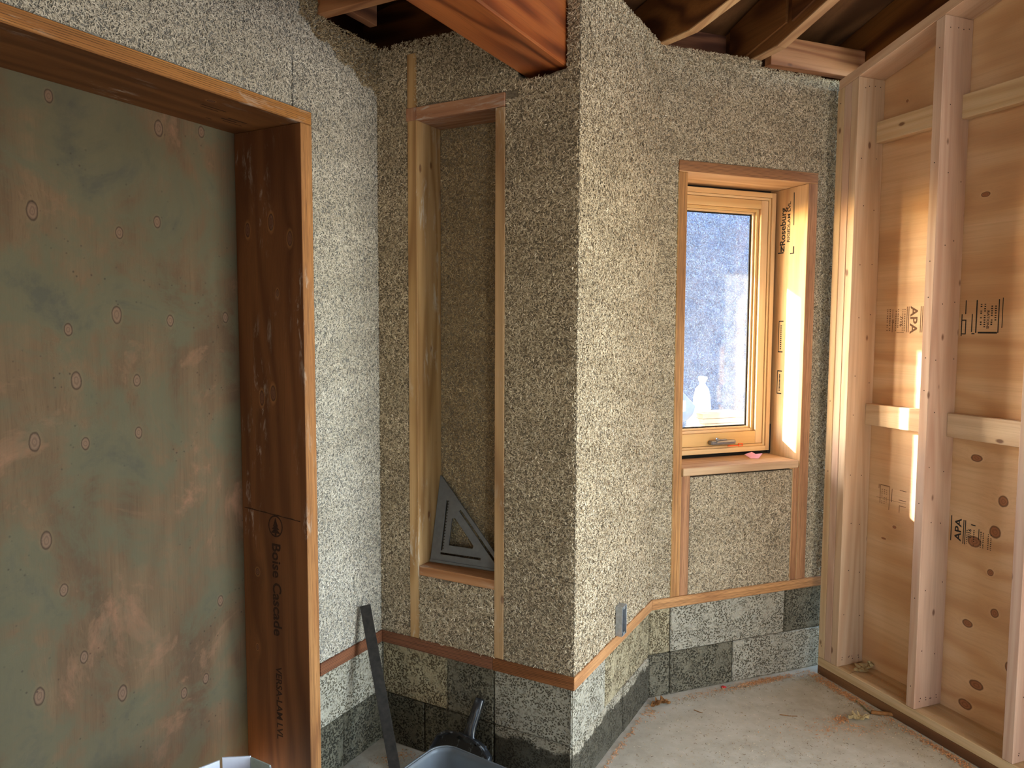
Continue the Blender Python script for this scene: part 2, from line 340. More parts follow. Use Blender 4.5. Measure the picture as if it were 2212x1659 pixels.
m['nail'] = plain('nail_head_steel', srgb(66, 46, 36), 0.5, 0.3)
m['galv'] = plain('galvanised_steel', (0.42, 0.45, 0.48), 0.38, 0.75, 0.2, 60)
m['steel_dark'] = plain('dark_rusty_steel', srgb(38, 34, 30), 0.85, 0.0, 0.45, 45)
m['alu'] = plain('grey_coated_aluminium', srgb(104, 106, 108), 0.5, 0.35, 0.12, 40)
m['dustpan'] = None
m['handle_grey'] = plain('grey_metal_latch', srgb(128, 128, 130), 0.35, 0.6)
m['orange'] = plain('orange_plastic_tag', srgb(236, 84, 28), 0.45)
m['tape'] = plain('black_flashing_tape', srgb(34, 34, 38), 0.45, var=0.3)
m['gasket'] = plain('dark_gap_foam', srgb(30, 26, 22), 0.9)
m['pink'] = plain('pink_paper', srgb(232, 168, 190), 0.8, var=0.08)
m['red'] = plain('red_plastic_scrap', srgb(170, 34, 40), 0.5)
m['leaf_tan'] = plain('dry_oak_leaf', srgb(172, 152, 110), 0.75, var=0.25, scale=50)
m['leaf_brown'] = plain('brown_dry_leaf', srgb(126, 84, 44), 0.75, var=0.35, scale=60)
m['twig'] = plain('grey_green_twig', srgb(112, 104, 74), 0.8, var=0.3)
m['white_card'] = plain('white_card', srgb(206, 210, 222), 0.6, var=0.05)
m['bag_brown'] = plain('brown_card', srgb(150, 112, 80), 0.8)
m['green_tape'] = plain('grey_green_tape', srgb(150, 160, 150), 0.6)
m['blue_steel'] = plain('blue_painted_steel', srgb(98, 122, 152), 0.5, 0.1, 0.1)
m['white_bag'] = plain('white_woven_bag', srgb(222, 228, 232), 0.8, var=0.06)
m['ground'] = plain('trodden_earth', srgb(120, 108, 92), 0.95, var=0.3, scale=6)
def dust_mat():
    b = NB('scuffed_black_plastic'); co = b('TexCoord', out=3)
    n = b.noise(b.vmath('MULTIPLY', co, (60, 22, 60)), 1.0, 5, 0.75, 0.6); g = b.noise(co, 18.0, 3)
    sm = b.math('MULTIPLY', b.mapr(n, 0.56, 0.70), b.mapr(g, 0.42, 0.60, 0.05, 0.9))
    col = b.mix(sm, (0.012, 0.013, 0.015), srgb(150, 160, 168))
    return b.bsdf(col, b.mapr(sm, 0, 1, 0.28, 0.8), n, 0.2, 0.001, 0.45)
m['dustpan'] = dust_mat()
def shaving_mat(name, stops):
    b = NB(name); r = b('Attribute', out=2, attribute_name='rnd')
    return b.bsdf(b.ramp(r, stops), 0.8, spec=0.1)
m['shaving'] = shaving_mat('orange_wood_shavings', [(0, srgb(176, 118, 70)), (0.5, srgb(206, 146, 98)), (1, srgb(226, 180, 134))])
m['litter'] = shaving_mat('floor_litter', [(0, srgb(84, 66, 44)), (0.3, srgb(134, 112, 78)), (0.65, srgb(184, 164, 128)), (1, srgb(216, 204, 178))])
def tub_mat():
    b = NB('cloudy_translucent_plastic'); co = b('TexCoord', out=3)
    n = b.noise(co, 12.0, 3)
    p = b.t.nodes.new('ShaderNodeBsdfPrincipled'); p.inputs['Roughness'].default_value = 0.35; p.inputs['Base Color'].default_value = (*srgb(140, 146, 150), 1)
    tr = b('BsdfTranslucent', {'Color': (*srgb(104, 110, 116), 1)}); ts = b('BsdfTransparent', {'Color': (0.75, 0.78, 0.82, 1)})
    m1 = b('MixShader', {0: 0.45, 1: p.outputs[0], 2: tr}); m2 = b('MixShader', {0: b.mapr(n, 0.3, 0.7, 0.18, 0.28), 1: m1, 2: ts})
    return b.out(m2)
m['tub'] = tub_mat()
def glass_mat():
    b = NB('dusty_window_glass'); co = b('TexCoord', out=3)
    fc = b('LayerWeight', {'Blend': 0.5}, out=1)
    fr = b.math('MULTIPLY_ADD', b.math('POWER', fc, 5.0), 0.9, 0.05)
    gl = b('BsdfGlossy', {'Color': (1, 1, 1, 1), 'Roughness': 0.01}); ts = b('BsdfTransparent', {'Color': (0.93, 0.97, 1.0, 1)})
    s1 = b('MixShader', {0: fr, 1: ts, 2: gl})
    n = b.noise(co, 14.0, 5, 0.65, 0.3)
    du = b('BsdfTranslucent', {'Color': (0.95, 0.97, 1.0, 1)})
    s2 = b('MixShader', {0: b.mapr(n, 0.35, 0.75, 0.012, 0.03), 1: s1, 2: du})
    return b.out(s2)
m['glass'] = glass_mat()

# ------------------------------------------------------------------ hemp walls: solid core + real shives on the surface
def poly_wall(bm, fr, poly, v0, v1, m0=None, m1=None):
    """polygon in (u,z) extruded from v0 (front) to v1 (back). m0/m1: (u value, back u) mitres"""
    fs, bs = [], []
    for (u, z) in poly:
        ub = u
        if m0 and abs(u-m0[0]) < 1e-6: ub = m0[1]
        if m1 and abs(u-m1[0]) < 1e-6: ub = m1[1]
        fs.append(bm.verts.new(W(fr, u, v0, z))); bs.append(bm.verts.new(W(fr, ub, v1, z)))
    n = len(poly)
    bm.faces.new(fs); bm.faces.new(list(reversed(bs)))
    for i in range(n): bm.faces.new((fs[i], bs[i], bs[(i+1) % n], fs[(i+1) % n]))
def rect(u0, u1, z0, z1): return [(u0, z0), (u1, z0), (u1, z1), (u0, z1)]
def jag(u0, u1, zf, n=40, amp=0.006):
    """rough top edge from u1 back to u0"""
    return [(u1 + (u0-u1)*i/n, zf(u1 + (u0-u1)*i/n) + (random.uniform(-amp, amp) if 0 < i < n else 0)) for i in range(n+1)]
def finish_wall(name, bm, mat, label, origin):
    bmesh.ops.recalc_face_normals(bm, faces=bm.faces)
    M = Matrix.Translation(origin); bm.transform(M.inverted())
    o = from_bm(name, bm, mat, None, M)
    return tag(o, label, 'wall', None, 'structure')
def chips(name, fr, areas, mat, parent, dens=62000, L=(0.0085, 0.0026), Wd=(0.0019, 0.0004), v=0.0, vfun=None, lift=0.0016, seed=1, toneband=0.0, avoid=None, plane='uz', spread=0.0):
    g = np.random.default_rng(seed); us, zs = [], []
    for (u0, u1, z0, z1) in areas:
        n = int((u1-u0)*(z1-z0)*dens)
        us.append(g.uniform(u0, u1, n)); zs.append(g.uniform(z0, z1, n))
    u = np.concatenate(us); z = np.concatenate(zs)
    if avoid is not None:
        k = avoid(u, z); u, z = u[k], z[k]
    n = len(u)
    ln = np.clip(g.normal(L[0], L[1], n), 0.003, 0.024); wd = np.clip(g.normal(Wd[0], Wd[1], n), 0.0008, 0.004)
    th = g.uniform(0, PI, n); bend = g.normal(0, 0.16, n)*ln
    h = np.abs(g.normal(0, lift, (n, 3))) + 0.0004; h[:, 1] += g.uniform(0, 0.0014, n)
    tilt = g.normal(0, 0.55, n)*wd
    du, dz = np.cos(th), np.sin(th)
    o, ua, na = FR[fr]; o = np.array(o); ua = np.array(ua); na = np.array(na)
    V = np.zeros((n, 6, 3))
    vb = np.full(n, v) if vfun is None else vfun(u, z)
    for i, t in enumerate((-0.5, 0.0, 0.5)):
        for j, sgn in enumerate((-0.5, 0.5)):
            wsc = 1.0 if i == 1 else 0.7
            a = u + du*ln*t - dz*(wd*sgn*wsc + (bend if i == 1 else 0))
            c = z + dz*ln*t + du*(wd*sgn*wsc + (bend if i == 1 else 0))
            d = vb + h[:, i] + tilt*sgn
            V[:, i*2+j, :] = o + a[:, None]*ua + d[:, None]*na
            V[:, i*2+j, 2] += c
    me = bpy.data.meshes.new(name)
    org = np.array(MW[parent.name].translation)
    me.vertices.add(n*6); me.vertices.foreach_set('co', (V.reshape(-1, 3)-org).astype(np.float32).ravel())
    q = np.array([[0, 1, 3, 2], [2, 3, 5, 4]]); F = (np.arange(n)[:, None, None]*6 + q[None]).reshape(-1, 4)
    me.loops.add(F.size); me.loops.foreach_set('vertex_index', F.ravel().astype(np.int32))
    me.polygons.add(len(F)); me.polygons.foreach_set('loop_start', np.arange(0, F.size, 4, dtype=np.int32))
    me.update(calc_edges=True)
    r = me.attributes.new('rnd', 'FLOAT', 'POINT'); r.data.foreach_set('value', np.repeat(g.beta(2.2, 2.0, n), 6).astype(np.float32))
    tone = 0.55 + 0.10*np.sin(z*23+1.5*np.sin(u*7+z*3)+seed) + 0.07*np.sin(z*61+seed*2+u*9) + 0.14*np.sin(u*13+seed+2*np.sin(z*5))*np.sin(z*11+u*4)
    t = me.attributes.new('tone', 'FLOAT', 'POINT'); t.data.foreach_set('value', np.repeat(np.clip(tone, 0, 1), 6).astype(np.float32))
    me.materials.append(mat)
    ob = link(bpy.data.objects.new(name, me), parent, MW[parent.name])
    return tag(ob, kind='stuff')
T = 0.30
SP0, SP1 = 0.372, 0.414                     # sill plate
# --- wall A
def topA(u): return 2.44 + 0.02*u if u < 0.24 else min(2.44 + (u-0.24)*3.0, 2.98)
bm = bmesh.new()
poly_wall(bm, 'A', [(0, SP1), (0.318, SP1)] + jag(0, 0.318, topA, 26), -0.001, -T, m0=(0, -T))
poly_wall(bm, 'A', [(0.318, 2.159), (0.391, 2.159), (0.393, 2.20), (0.389, 2.25), (0.391, 2.33), (0.3935, 2.25), (0.3975, 2.20), (0.396, 2.159), (1.70, 2.159), (1.70, 2.90), (0.40, 2.80), (0.318, topA(0.318))], -0.001, -T)
poly_wall(bm, 'A', rect(1.70, 5.2, 0.0, 2.9), -0.001, -T)
wall_left = finish_wall('wall_left', bm, m['hemp_grey'], 'pale grey hemp lime wall around the boarded opening', C1)
def slopeA(u, z):
    lim = 2.285 + 0.40*u
    return -np.clip(z-lim, 0, 0.2)*0.22
chips('hemp_fibres', 'A', [(0.002, 0.317, SP1+0.002, 2.44), (0.317, 1.30, 2.162, 2.72)], m['chip_grey'], wall_left, 88000, (0.0078, 0.0024), (0.0017, 0.0004), lift=0.0013, seed=11,
      avoid=lambda u, z: (z < np.where(u < 0.24, 2.445, 2.44+(u-0.24)*3.0)) & ~((np.abs(u-0.3925-0.002*np.sin(z*70)) < 0.0035) & (z < 2.33)))
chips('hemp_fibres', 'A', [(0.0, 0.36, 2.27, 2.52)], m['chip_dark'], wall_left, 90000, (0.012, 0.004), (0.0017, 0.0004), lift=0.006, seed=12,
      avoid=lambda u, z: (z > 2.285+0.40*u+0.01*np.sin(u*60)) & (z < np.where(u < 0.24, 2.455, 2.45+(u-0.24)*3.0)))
# --- wall B with the niche
NU0, NU1, NZ0, NZ1 = 0.168, 0.471, 0.676, 2.190
def topB(u): return 2.447 - 0.02*math.sin(u*9) + (0.04 if u > 0.4 else 0)
bm = bmesh.new()
poly_wall(bm, 'B', [(0, SP1), (0.129, SP1)] + jag(0, 0.129, topB, 14), -0.001, -T, m0=(0, -T))
poly_wall(bm, 'B', [(0.129, 2.41), (0.168, 2.41)] + jag(0.129, 0.168, topB, 4), -0.001, -T)
poly_wall(bm, 'B', [(0.168, 2.233), (0.549, 2.233)] + jag(0.168, 0.549, topB, 34), -0.001, -T)
poly_wall(bm, 'B', [(0.549, 2.233), (0.757, 2.233), (0.757, 2.66), (0.716, 2.66), (0.716, 2.272), (0.68, 2.268), (0.64, 2.258), (0.60, 2.257), (0.57, 2.264), (0.549, 2.276)], -0.001, -T, m1=(0.757, 0.757-T))
poly_wall(bm, 'B', rect(0.507, 0.757, SP1, 2.233), -0.001, -T, m1=(0.757, 0.757-T))
poly_wall(bm, 'B', rect(0.1685, 0.471, SP1, 0.642), -0.001, -T)
poly_wall(bm, 'B', rect(0.129, 0.507, SP1, 2.41), -0.142, -T)
wall_center = finish_wall('wall_center', bm, m['hemp'], 'tan hemp lime wall with the tall wood-framed niche', C1)
chips('hemp_fibres', 'B', [(0.001, 0.128, SP1+.002, 2.45), (0.158, 0.55, 2.236, 2.47), (0.125, 0.170, 2.405, 2.45), (0.55, 0.756, 2.20, 2.60), (0.508, 0.756, SP1+.002, 2.21)], m['chip'], wall_center, 70000, seed=21,
      avoid=lambda u, z: ~((u > 0.549) & (u < 0.716) & (z > 2.262)) & ((u > 0.714) | (z < 2.45)))
chips('hemp_fibres', 'B', [(0.170, 0.470, SP1+.002, 0.641)], m['chip'], wall_center, 62000, (0.0115, 0.0035), (0.0023, 0.0005), lift=0.0032, seed=22)
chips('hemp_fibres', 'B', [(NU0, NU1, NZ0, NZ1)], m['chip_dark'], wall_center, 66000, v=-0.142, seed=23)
# --- wall C
bm = bmesh.new()
mC = 0.7615
poly_wall(bm, 'C', [(0, SP1), (mC, SP1)] + jag(0, mC, lambda u: 2.577, 60, 0.007), -0.001, -T, m0=(0, T), m1=(mC, mC+0.367*T))
wall_corner = finish_wall('wall_corner', bm, m['hemp'], 'warm lit hemp lime return wall between niche and window', C2)
chips('hemp_fibres', 'C', [(0.001, mC, SP1+.002, 2.584)], m['chip'], wall_corner, 70000, seed=31)
# --- wall D with the window
WU0, WU1, WZ0, WZ1 = 0.129, 0.724, 0.942, 2.114          # clear opening inside the buck
bm = bmesh.new()
poly_wall(bm, 'D', [(0, SP1), (0.087, SP1)] + jag(0, 0.087, lambda u: 2.577, 8), -0.001, -T, m0=(0, -0.367*T))
poly_wall(bm, 'D', [(0.087, 2.159), (0.774, 2.159)] + jag(0.087, 0.774, lambda u: 2.577 - (0.03 if u > 0.47 else 0), 50), -0.001, -T)
poly_wall(bm, 'D', rect(0.774, 1.25, SP1, 2.547), -0.001, -T)
poly_wall(bm, 'D', rect(0.172, 0.689, SP1, 0.902), -0.001, -T)
wall_back = finish_wall('wall_back', bm, m['hemp'], 'tan hemp lime wall around the window', C3)
chips('hemp_fibres', 'D', [(0.002, 0.086, SP1+.002, 2.582), (0.086, 0.775, 2.161, 2.582), (0.775, 0.94, SP1+.002, 2.55), (0.174, 0.687, SP1+.002, 0.900)], m['chip'], wall_back, 66000, (0.0095, 0.0028), (0.0020, 0.0004), seed=41,
      avoid=lambda u, z: (z < np.where(u > 0.47, 2.556, 2.585)))

# --- foundation course of hemp blocks, parts of their walls
def block(fr, u0, u1, z0, z1, mat, wall, m0=None, m1=None, v=-0.004):
    g = 0.0014
    pts = []
    for (uu, mm, sg) in ((u0, m0, g if m0 is None else 0.0), (u1, m1, -g if m1 is None else 0.0)):
        for (vv, ub) in ((v, uu+sg), (-0.24, (uu+sg) if mm is None else mm)):
            for zz in (z0+g*0.7, z1-g*0.7): pts.append(W(fr, ub, vv, zz))
    return solid('block', pts, BOXF, mat, FR[fr][1], -FR[fr][2], wall, 0.004)
BT = SP0 - 0.001
def course(fr, wall, z0, z1, joints, mats, m0=None, m1=None):
    for i in range(len(joints)-1):
        block(fr, joints[i], joints[i+1], z0, z1, m[mats[i]], wall, m0 if i == 0 else None, m1 if i == len(joints)-2 else None, -0.004-random.uniform(0, 0.004))
BM = 0.24
course('A', wall_left, 0.0, 0.186, [-0.24, 0.20, 0.318], ['block_damp', 'block_damp'])
course('A', wall_left, 0.186, BT, [-0.24, 0.012, 0.318], ['block', 'block'])
course('B', wall_center, 0.0, 0.180, [-0.003, 0.182, 0.466, 0.757], ['block_damp', 'block_damp', 'block_edge'], m1=0.757-BM)
course('B', wall_center, 0.180, BT, [-0.003, 0.278, 0.466, 0.757], ['block_tan', 'block_dark', 'block'], m1=0.757-BM)
course('C', wall_corner, 0.0, 0.176, [0, 0.47, mC], ['block_edge', 'block_edge'], m0=BM, m1=mC+0.367*BM)
course('C', wall_corner, 0.176, BT, [0, 0.289, 0.594, mC], ['block', 'block_tan', 'block_tan'], m0=BM, m1=mC+0.367*BM)
course('D', wall_back, 0.0, 0.180, [0, 0.10, 0.409, 1.0], ['block_dark', 'block_dark', 'block'], m0=-0.367*BM)
course('D', wall_back, 0.180, BT, [0, 0.097, 0.677, 1.0], ['block_tan', 'block', 'block_dark'], m0=-0.367*BM)
# --- sill plates lying on the blocks, parts of their walls
def plate(fr, u0, u1, wall, m0=None, m1=None, v=0.006, mat='lvl_plate'):
    pts = []
    for (uu, mm) in ((u0, m0), (u1, m1)):
        for (vv, ub) in ((v, uu if mm is None else uu + (mm-uu)*(-v/0.24)), (-0.24, uu if mm is None else mm)):
            for zz in (SP0, SP1): pts.append(W(fr, ub, vv, zz))
    return solid('sill_plate', pts, BOXF, m[mat], FR[fr][1], UP, wall, 0.0015)
plate('A', 0.0, 0.318, wall_left, m0=-BM)
plate('B', 0.0, 0.466, wall_center, m0=-BM); plate('B', 0.467, 0.757, wall_center, m1=0.757-BM)
plate('C', 0.0, mC, wall_corner, m0=BM, m1=mC+0.367*BM, mat='lvl')
plate('D', 0.0, 1.0, wall_back, m0=-0.367*BM, mat='lvl')

# ------------------------------------------------------------------ floor, roof, room shell behind the camera
bm = bmesh.new()
fl = [(-4.0, -2.75), (4.4, -2.75), (4.4, 1.4)] + [tuple(W('D', 1.0, -0.02, 0).xy), tuple(W('D', 0.0, -0.02, 0).xy), tuple(W('C', 0.0, -0.02, 0).xy), tuple(W('B', -0.03, -0.03, 0).xy), tuple(W('A', 5.2, -0.3, 0).xy)]
top = [bm.verts.new((x, y, 0)) for x, y in fl]; bot = [bm.verts.new((x, y, -0.12)) for x, y in fl]
bm.faces.new(top); bm.faces.new(list(reversed(bot)))
for i in range(len(fl)): bm.faces.new((top[i], bot[i], bot[(i+1) % len(fl)], top[(i+1) % len(fl)]))
bmesh.ops.recalc_face_normals(bm, faces=bm.faces)
floor = tag(from_bm('floor', bm, m['floor']), 'grey concrete floor with scattered chips', 'floor', None, 'structure')
def rz_(v): return 2.545 + 0.27*v               # underside of the rafters, v measured from the window wall
deck = []
for (u, v) in ((-5.5, -1.2), (1.35, -1.2), (1.35, 6.6), (-5.5, 6.6)):
    for dz in (0.238, 0.252): deck.append(W('D', u, v, rz_(v)+dz))
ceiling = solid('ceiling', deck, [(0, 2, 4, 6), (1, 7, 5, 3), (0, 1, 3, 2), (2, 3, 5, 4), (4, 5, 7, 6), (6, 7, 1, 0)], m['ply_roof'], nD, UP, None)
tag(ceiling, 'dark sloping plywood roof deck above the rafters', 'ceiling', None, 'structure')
def rafter(u0, u1, mat, skew=0.0, v1=5.2, seat=True):
    P = [(-1.13, rz_(-1.13)), (-0.30, rz_(-0.30))]
    P += [(-0.30, 2.583), (0.145, 2.586)] if seat else []
    P += [(v1, rz_(v1)), (v1, rz_(v1)+0.235), (-1.13, rz_(-1.13)+0.235)]
    ua = FR['D'][1]
    return prism('rafter', 'D', P, 'u', u0, u1, mat, ceiling, 0.002, x=(nD*1.0+UP*0.27), zt=ua, skew=skew)
r1 = rafter(-0.015, 0.024, m['rafter'], 0.257, 0.9)
r2 = rafter(0.420, 0.465, m['rafter'])
r3 = rafter(0.972, 1.010, m['rafter'], 0, 5.2)
for i, (a, c) in enumerate(((-0.40, -0.36), (-0.80, -0.76))): rafter(a, c, m['rafter'], 0, 5.2)
# pale planed undersides of the two lit rafters
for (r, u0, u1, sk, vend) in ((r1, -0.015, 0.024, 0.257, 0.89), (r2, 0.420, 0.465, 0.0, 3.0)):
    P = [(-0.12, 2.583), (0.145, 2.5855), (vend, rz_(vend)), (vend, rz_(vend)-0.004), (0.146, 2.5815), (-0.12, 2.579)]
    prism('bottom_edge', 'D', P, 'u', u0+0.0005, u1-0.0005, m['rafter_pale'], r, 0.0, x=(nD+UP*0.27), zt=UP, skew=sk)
# plywood gussets on the face of rafter two
for (v0, v1) in ((-0.13, 0.205), (0.235, 0.80)):
    prism('gusset', 'D', [(v0, max(2.60, rz_(v0)+0.035)), (v0+0.10 if v0 < 0 else v0, max(2.60, rz_(v0)+0.03)), (v1, rz_(v1)+0.045), (v1, rz_(v1)+0.228), (v0, rz_(v0)+0.228)], 'u', 0.408, 0.4195, m['rafter'], r2, 0.001, x=nD, zt=dD)
for (u0, u1) in ((0.030, 0.406), (0.468, 0.970), (-0.355, -0.03), (-0.755, -0.405)):
    board('rafter_blocking', 'D', (u0, u1), (-0.19, -0.15), (2.58, rz_(-0.19)+0.228), m['rafter'], ceiling)
board('fascia', 'D', (-1.6, 1.33), (-1.172, -1.1315), (rz_(-1.13), rz_(-1.172)+0.236), m['rafter'], ceiling)
bl = board('ledger_block', 'D', (0.482, 0.970), (0.0015, 0.040), (2.5565, 2.672), m['lumber_brown'], ceiling, grain='u')
# closure boards above the niche wall and the left wall
board('rim_board', 'B', (-0.25, 0.50), (-0.26, -0.22), (2.45, 2.76), m['rafter'], ceiling)
board('rim_board', 'A', (-0.2195, 0.36), (-0.28, -0.24), (2.45, 2.80), m['rafter'], ceiling)
hd = board('ceiling_header', 'B', (0.002, 0.553), (0.250, 0.288), (2.46, 2.78), m['lumber_brown'], ceiling)
board('header_stub', 'B', (0.055, 0.085), (0.10, 0.249), (2.475, 2.60), m['rafter'], ceiling)
# framed wall
wall_right = tag(empty('wall_right', W('E', 0.055, -0.07, 0)), 'open stud wall of pinkish lumber backed with orange plywood', 'wall', None, 'structure')
SD = 0.138
def ez(u): return 2.4875 + 0.254*(u-0.066)
for i, (z0, z1, mt) in enumerate(((0.001, 0.0375, 'treated'), (0.0385, 0.0755, 'plate_lumber'))):
    board('bottom_plate', 'E', (0.055, 1.45), (-SD, 0.0), (z0, z1), m[mt], wall_right)
prism('top_plate', 'E', [(0.06, ez(0.06)), (1.45, ez(1.45)), (1.45, ez(1.45)+0.039), (0.06, ez(0.06)+0.039)], 'v', -SD, 0.0, m['lumber'], wall_right, 0.0015, x=(nD+UP*0.254), zt=(UP-nD*0.254))
def stud(u0, u1, mat='lumber', v0=0.0, z0=0.0765):
    return prism('stud', 'E', [(u0, z0), (u1, z0), (u1, ez(u1)-0.001), (u0, ez(u0)-0.001)], 'v', -SD, v0, m[mat], wall_right, 0.002, x=UP, zt=nD)
s0 = stud(0.0555, 0.0905, 'lumber_pale'); s1 = stud(0.0915, 0.128, 'lumber'); s2 = stud(0.129, 0.166, 'lumber_pale')
s3 = stud(0.507, 0.544, 'lumber'); s4 = stud(0.884, 0.921, 'lumber'); s5 = stud(1.28, 1.317, 'lumber'); s6 = stud(1.412, 1.449, 'lumber')
for (u0, u1) in ((0.1665, 0.5065), (0.5445, 0.8835), (0.9215, 1.2795)):
    board('blocking', 'E', (u0, u1), (-SD+0.001, -SD+0.039), (1.108, 1.196), m['lumber_pale'], wall_right)
    board('blocking', 'E', (u0, u1), (-SD+0.001, -SD+0.039), (2.258, 2.342), m['lumber_pale'], wall_right)
ply = prism('plywood_sheet', 'E', [(0.055, 0.0), (1.45, 0.0), (1.45, ez(1.45)+0.035), (0.055, ez(0.055)+0.035)], 'v', -SD-0.0125, -SD-0.0005, m['ply'], wall_right, 0.0, x=nD, zt=-dD)
PLY = ply
def nails(parent, fr, pts, axis, r=0.0026):
    """nail heads: flat discs joined into one part. pts are (u,v,z); axis is the outward normal"""
    bm = bmesh.new(); axis = Vector(axis)
    M = MW[parent.name]
    for p in pts:
        B = basis(W(fr, *p), axis.orthogonal(), axis)
        d = bmesh.ops.create_cone(bm, cap_ends=True, segments=8, radius1=r, radius2=r*0.8, depth=0.0012)
        bmesh.ops.transform(bm, matrix=M.inverted() @ B, verts=d['verts'])
    return tag(from_bm('nail_heads', bm, m['nail'], parent, M), kind='stuff')
for (s, ue) in ((s2, 0.166), (s3, 0.544), (s4, 0.921)):
    pts = []
    for z in (0.105, 0.11, 2.46+(ue-.1)*0.25):
        for v in (-0.03, -0.06, -0.085, -0.112): pts.append((ue, v+random.uniform(-.006, .006), z+random.uniform(-.006, .006)))
    z = 0.30
    while z < 2.35:
        pts.append((ue, random.uniform(-0.05, -0.02), z)); pts.append((ue, random.uniform(-0.12, -0.09), z+random.uniform(-.03, .03))); z += random.uniform(0.16, 0.26)
    nails(s, 'E', pts, nD)
nails(s0, 'E', [(0.073, 0.0, 0.13), (0.073, 0.0, 1.2), (0.073, 0.0, 2.43), (0.075, 0.0, 0.9)], -dD)
nails(s3, 'E', [(0.525, 0.0, z) for z in (0.16, 0.5, 0.86, 1.28, 1.40, 1.62, 1.75, 2.1, 2.5)], -dD)
# wall beyond the doorway beside the camera, and the rear wall
board('wall_panel', 'E', (2.85, 6.4), (-SD-0.02, 0.0), (0, 3.4), m['hemp_grey'], wall_right, grain='z')
board('wall_panel', 'E', (1.4505, 2.849), (-SD-0.02, 0.0), (2.16, 3.0), m['hemp_grey'], wall_right, grain='u')
bm = bmesh.new()
for (x0, x1, z0, z1) in ((-4.0, 0.55, 0, 4.3), (1.25, 4.4, 0, 4.3), (0.55, 1.25, 2.05, 4.3), (0.55, 1.25, 0, 0.65)):
    vs = [bm.verts.new((x, y, z)) for x in (x0, x1) for y in (-2.75, -2.6) for z in (z0, z1)]
    for f in BOXF: bm.faces.new([vs[i] for i in f])
bmesh.ops.recalc_face_normals(bm, faces=bm.faces)
tag(from_bm('wall_rear', bm, m['hemp_grey']), 'plain grey rear wall with a window opening', 'wall', None, 'structure')

# ------------------------------------------------------------------ boarded opening in the left wall
door = tag(empty('door_1', W('A', 0.99, -0.15, 0)), 'boarded wide opening framed in dark laminated lumber', 'doorway', None, 'structure')
jamb = board('jamb', 'A', (0.319, 0.366), (-0.285, 0.004), (0.0, 2.1175), m['lvl_door'], door, grain='z')
board('jamb', 'A', (1.63, 1.677), (-0.285, 0.004), (0.0, 2.1175), m['lvl_door'], door, grain='z')
head = board('header', 'A', (0.319, 1.677), (-0.285, 0.004), (2.118, 2.158), m['lvl_door'], door, grain='u')
panel = board('plywood_panel', 'A', (0.345, 1.65), (-0.300, -0.2855), (0.0, 2.1585), m['ply_panel'], door, 0.0, grain='z')

# ------------------------------------------------------------------ niche frame
niche = tag(empty('niche_frame', W('B', 0.32, -0.07, SP1)), 'tall narrow wooden niche frame set in the tan hemp wall', 'niche')
board('stud', 'B', (0.1295, 0.1675), (-0.14, 0.003), (SP1+0.001, 2.409), m['niche_wood'], niche)
nst = board('stud', 'B', (0.4715, 0.5065), (-0.14, 0.004), (SP1+0.001, 2.189), m['niche_wood'], niche)
board('header', 'B', (0.168, 0.5065), (-0.14, 0.006), (2.190, 2.2325), m['niche_red'], niche)
board('header_face', 'B', (0.127, 0.168), (0.0032, 0.006), (2.190, 2.2325), m['niche_red'], niche)
board('sill', 'B', (0.1685, 0.471), (-0.14, 0.002), (0.643, 0.676), m['niche_red'], niche)

# ------------------------------------------------------------------ window
win = tag(empty('window_1', W('D', 0.43, -0.1, SP1)), 'narrow pine casement window set deep in the hemp wall', 'window', None, 'structure')
jl = board('jamb', 'D', (0.0875, 0.1285), (-0.25, 0.005), (SP1+0.001, 2.1135), m['lvl_window'], win)
jr = board('jamb', 'D', (0.7245, 0.7735), (-0.25, 0.005), (SP1+0.001, 2.1135), m['lvl_window'], win)
board('window_header', 'D', (0.0875, 0.7735), (-0.25, 0.006), (2.114, 2.158), m['lvl_window'], win)
board('cripple_stud', 'D', (0.129, 0.1715), (-0.14, 0.003), (SP1+0.001, 0.9095), m['lvl_window'], win)
board('cripple_stud', 'D', (0.690, 0.724), (-0.14, 0.004), (SP1+0.001, 0.9095), m['lvl_window'], win)
board('sill', 'D', (0.1295, 0.7115), (-0.185, 0.014), (0.910, 0.942), m['sill_wood'], win, 0.003)
board('sill_strip', 'D', (0.1295, 0.7235), (-0.25, -0.1855), (0.910, 0.9405), m['gasket'], win)
FU0, FU1, FZ0, FZ1 = 0.150, 0.708, 0.958, 2.099
def ring(name, u0, u1, z0, z1, w, v0, v1, mat, par, bot=None):
    bt = bot or w
    a = board(name, 'D', (u0, u0+w), (v0, v1), (z0, z1), mat, par, 0.0012)
    b2 = board(name, 'D', (u1-w, u1), (v0, v1), (z0, z1), mat, par, 0.0012)
    c = board(name, 'D', (u0+w+.0003, u1-w-.0003), (v0, v1), (z1-w, z1), mat, par, 0.0012)
    d = board(name, 'D', (u0+w+.0003, u1-w-.0003), (v0, v1), (z0, z0+bt), mat, par, 0.0012)
    return a, b2, c, d
fr_ = ring('frame_member', FU0, FU1, FZ0, FZ1, 0.021, -0.262, -0.172, m['window_pine'], win)
ring('frame_stop', FU0+.0215, FU1-.0215, FZ0+.0215, FZ1-.0215, 0.010, -0.262, -0.179, m['window_pine'], win)
S0, S1, Z0, Z1 = FU0+.033, FU1-.033, FZ0+.033, FZ1-.033
sash = ring('sash_rail', S0, S1, Z0, Z1, 0.036, -0.240, -0.1835, m['window_pine'], win, 0.055)
ring('glazing_bead', S0+.0365, S1-.0365, Z0+.0555, Z1-.0365, 0.012, -0.230, -0.200, m['window_pine'], win)
ring('glazing_bead', S0+.049, S1-.049, Z0+.068, Z1-.049, 0.008, -0.230, -0.212, m['window_pine'], win)
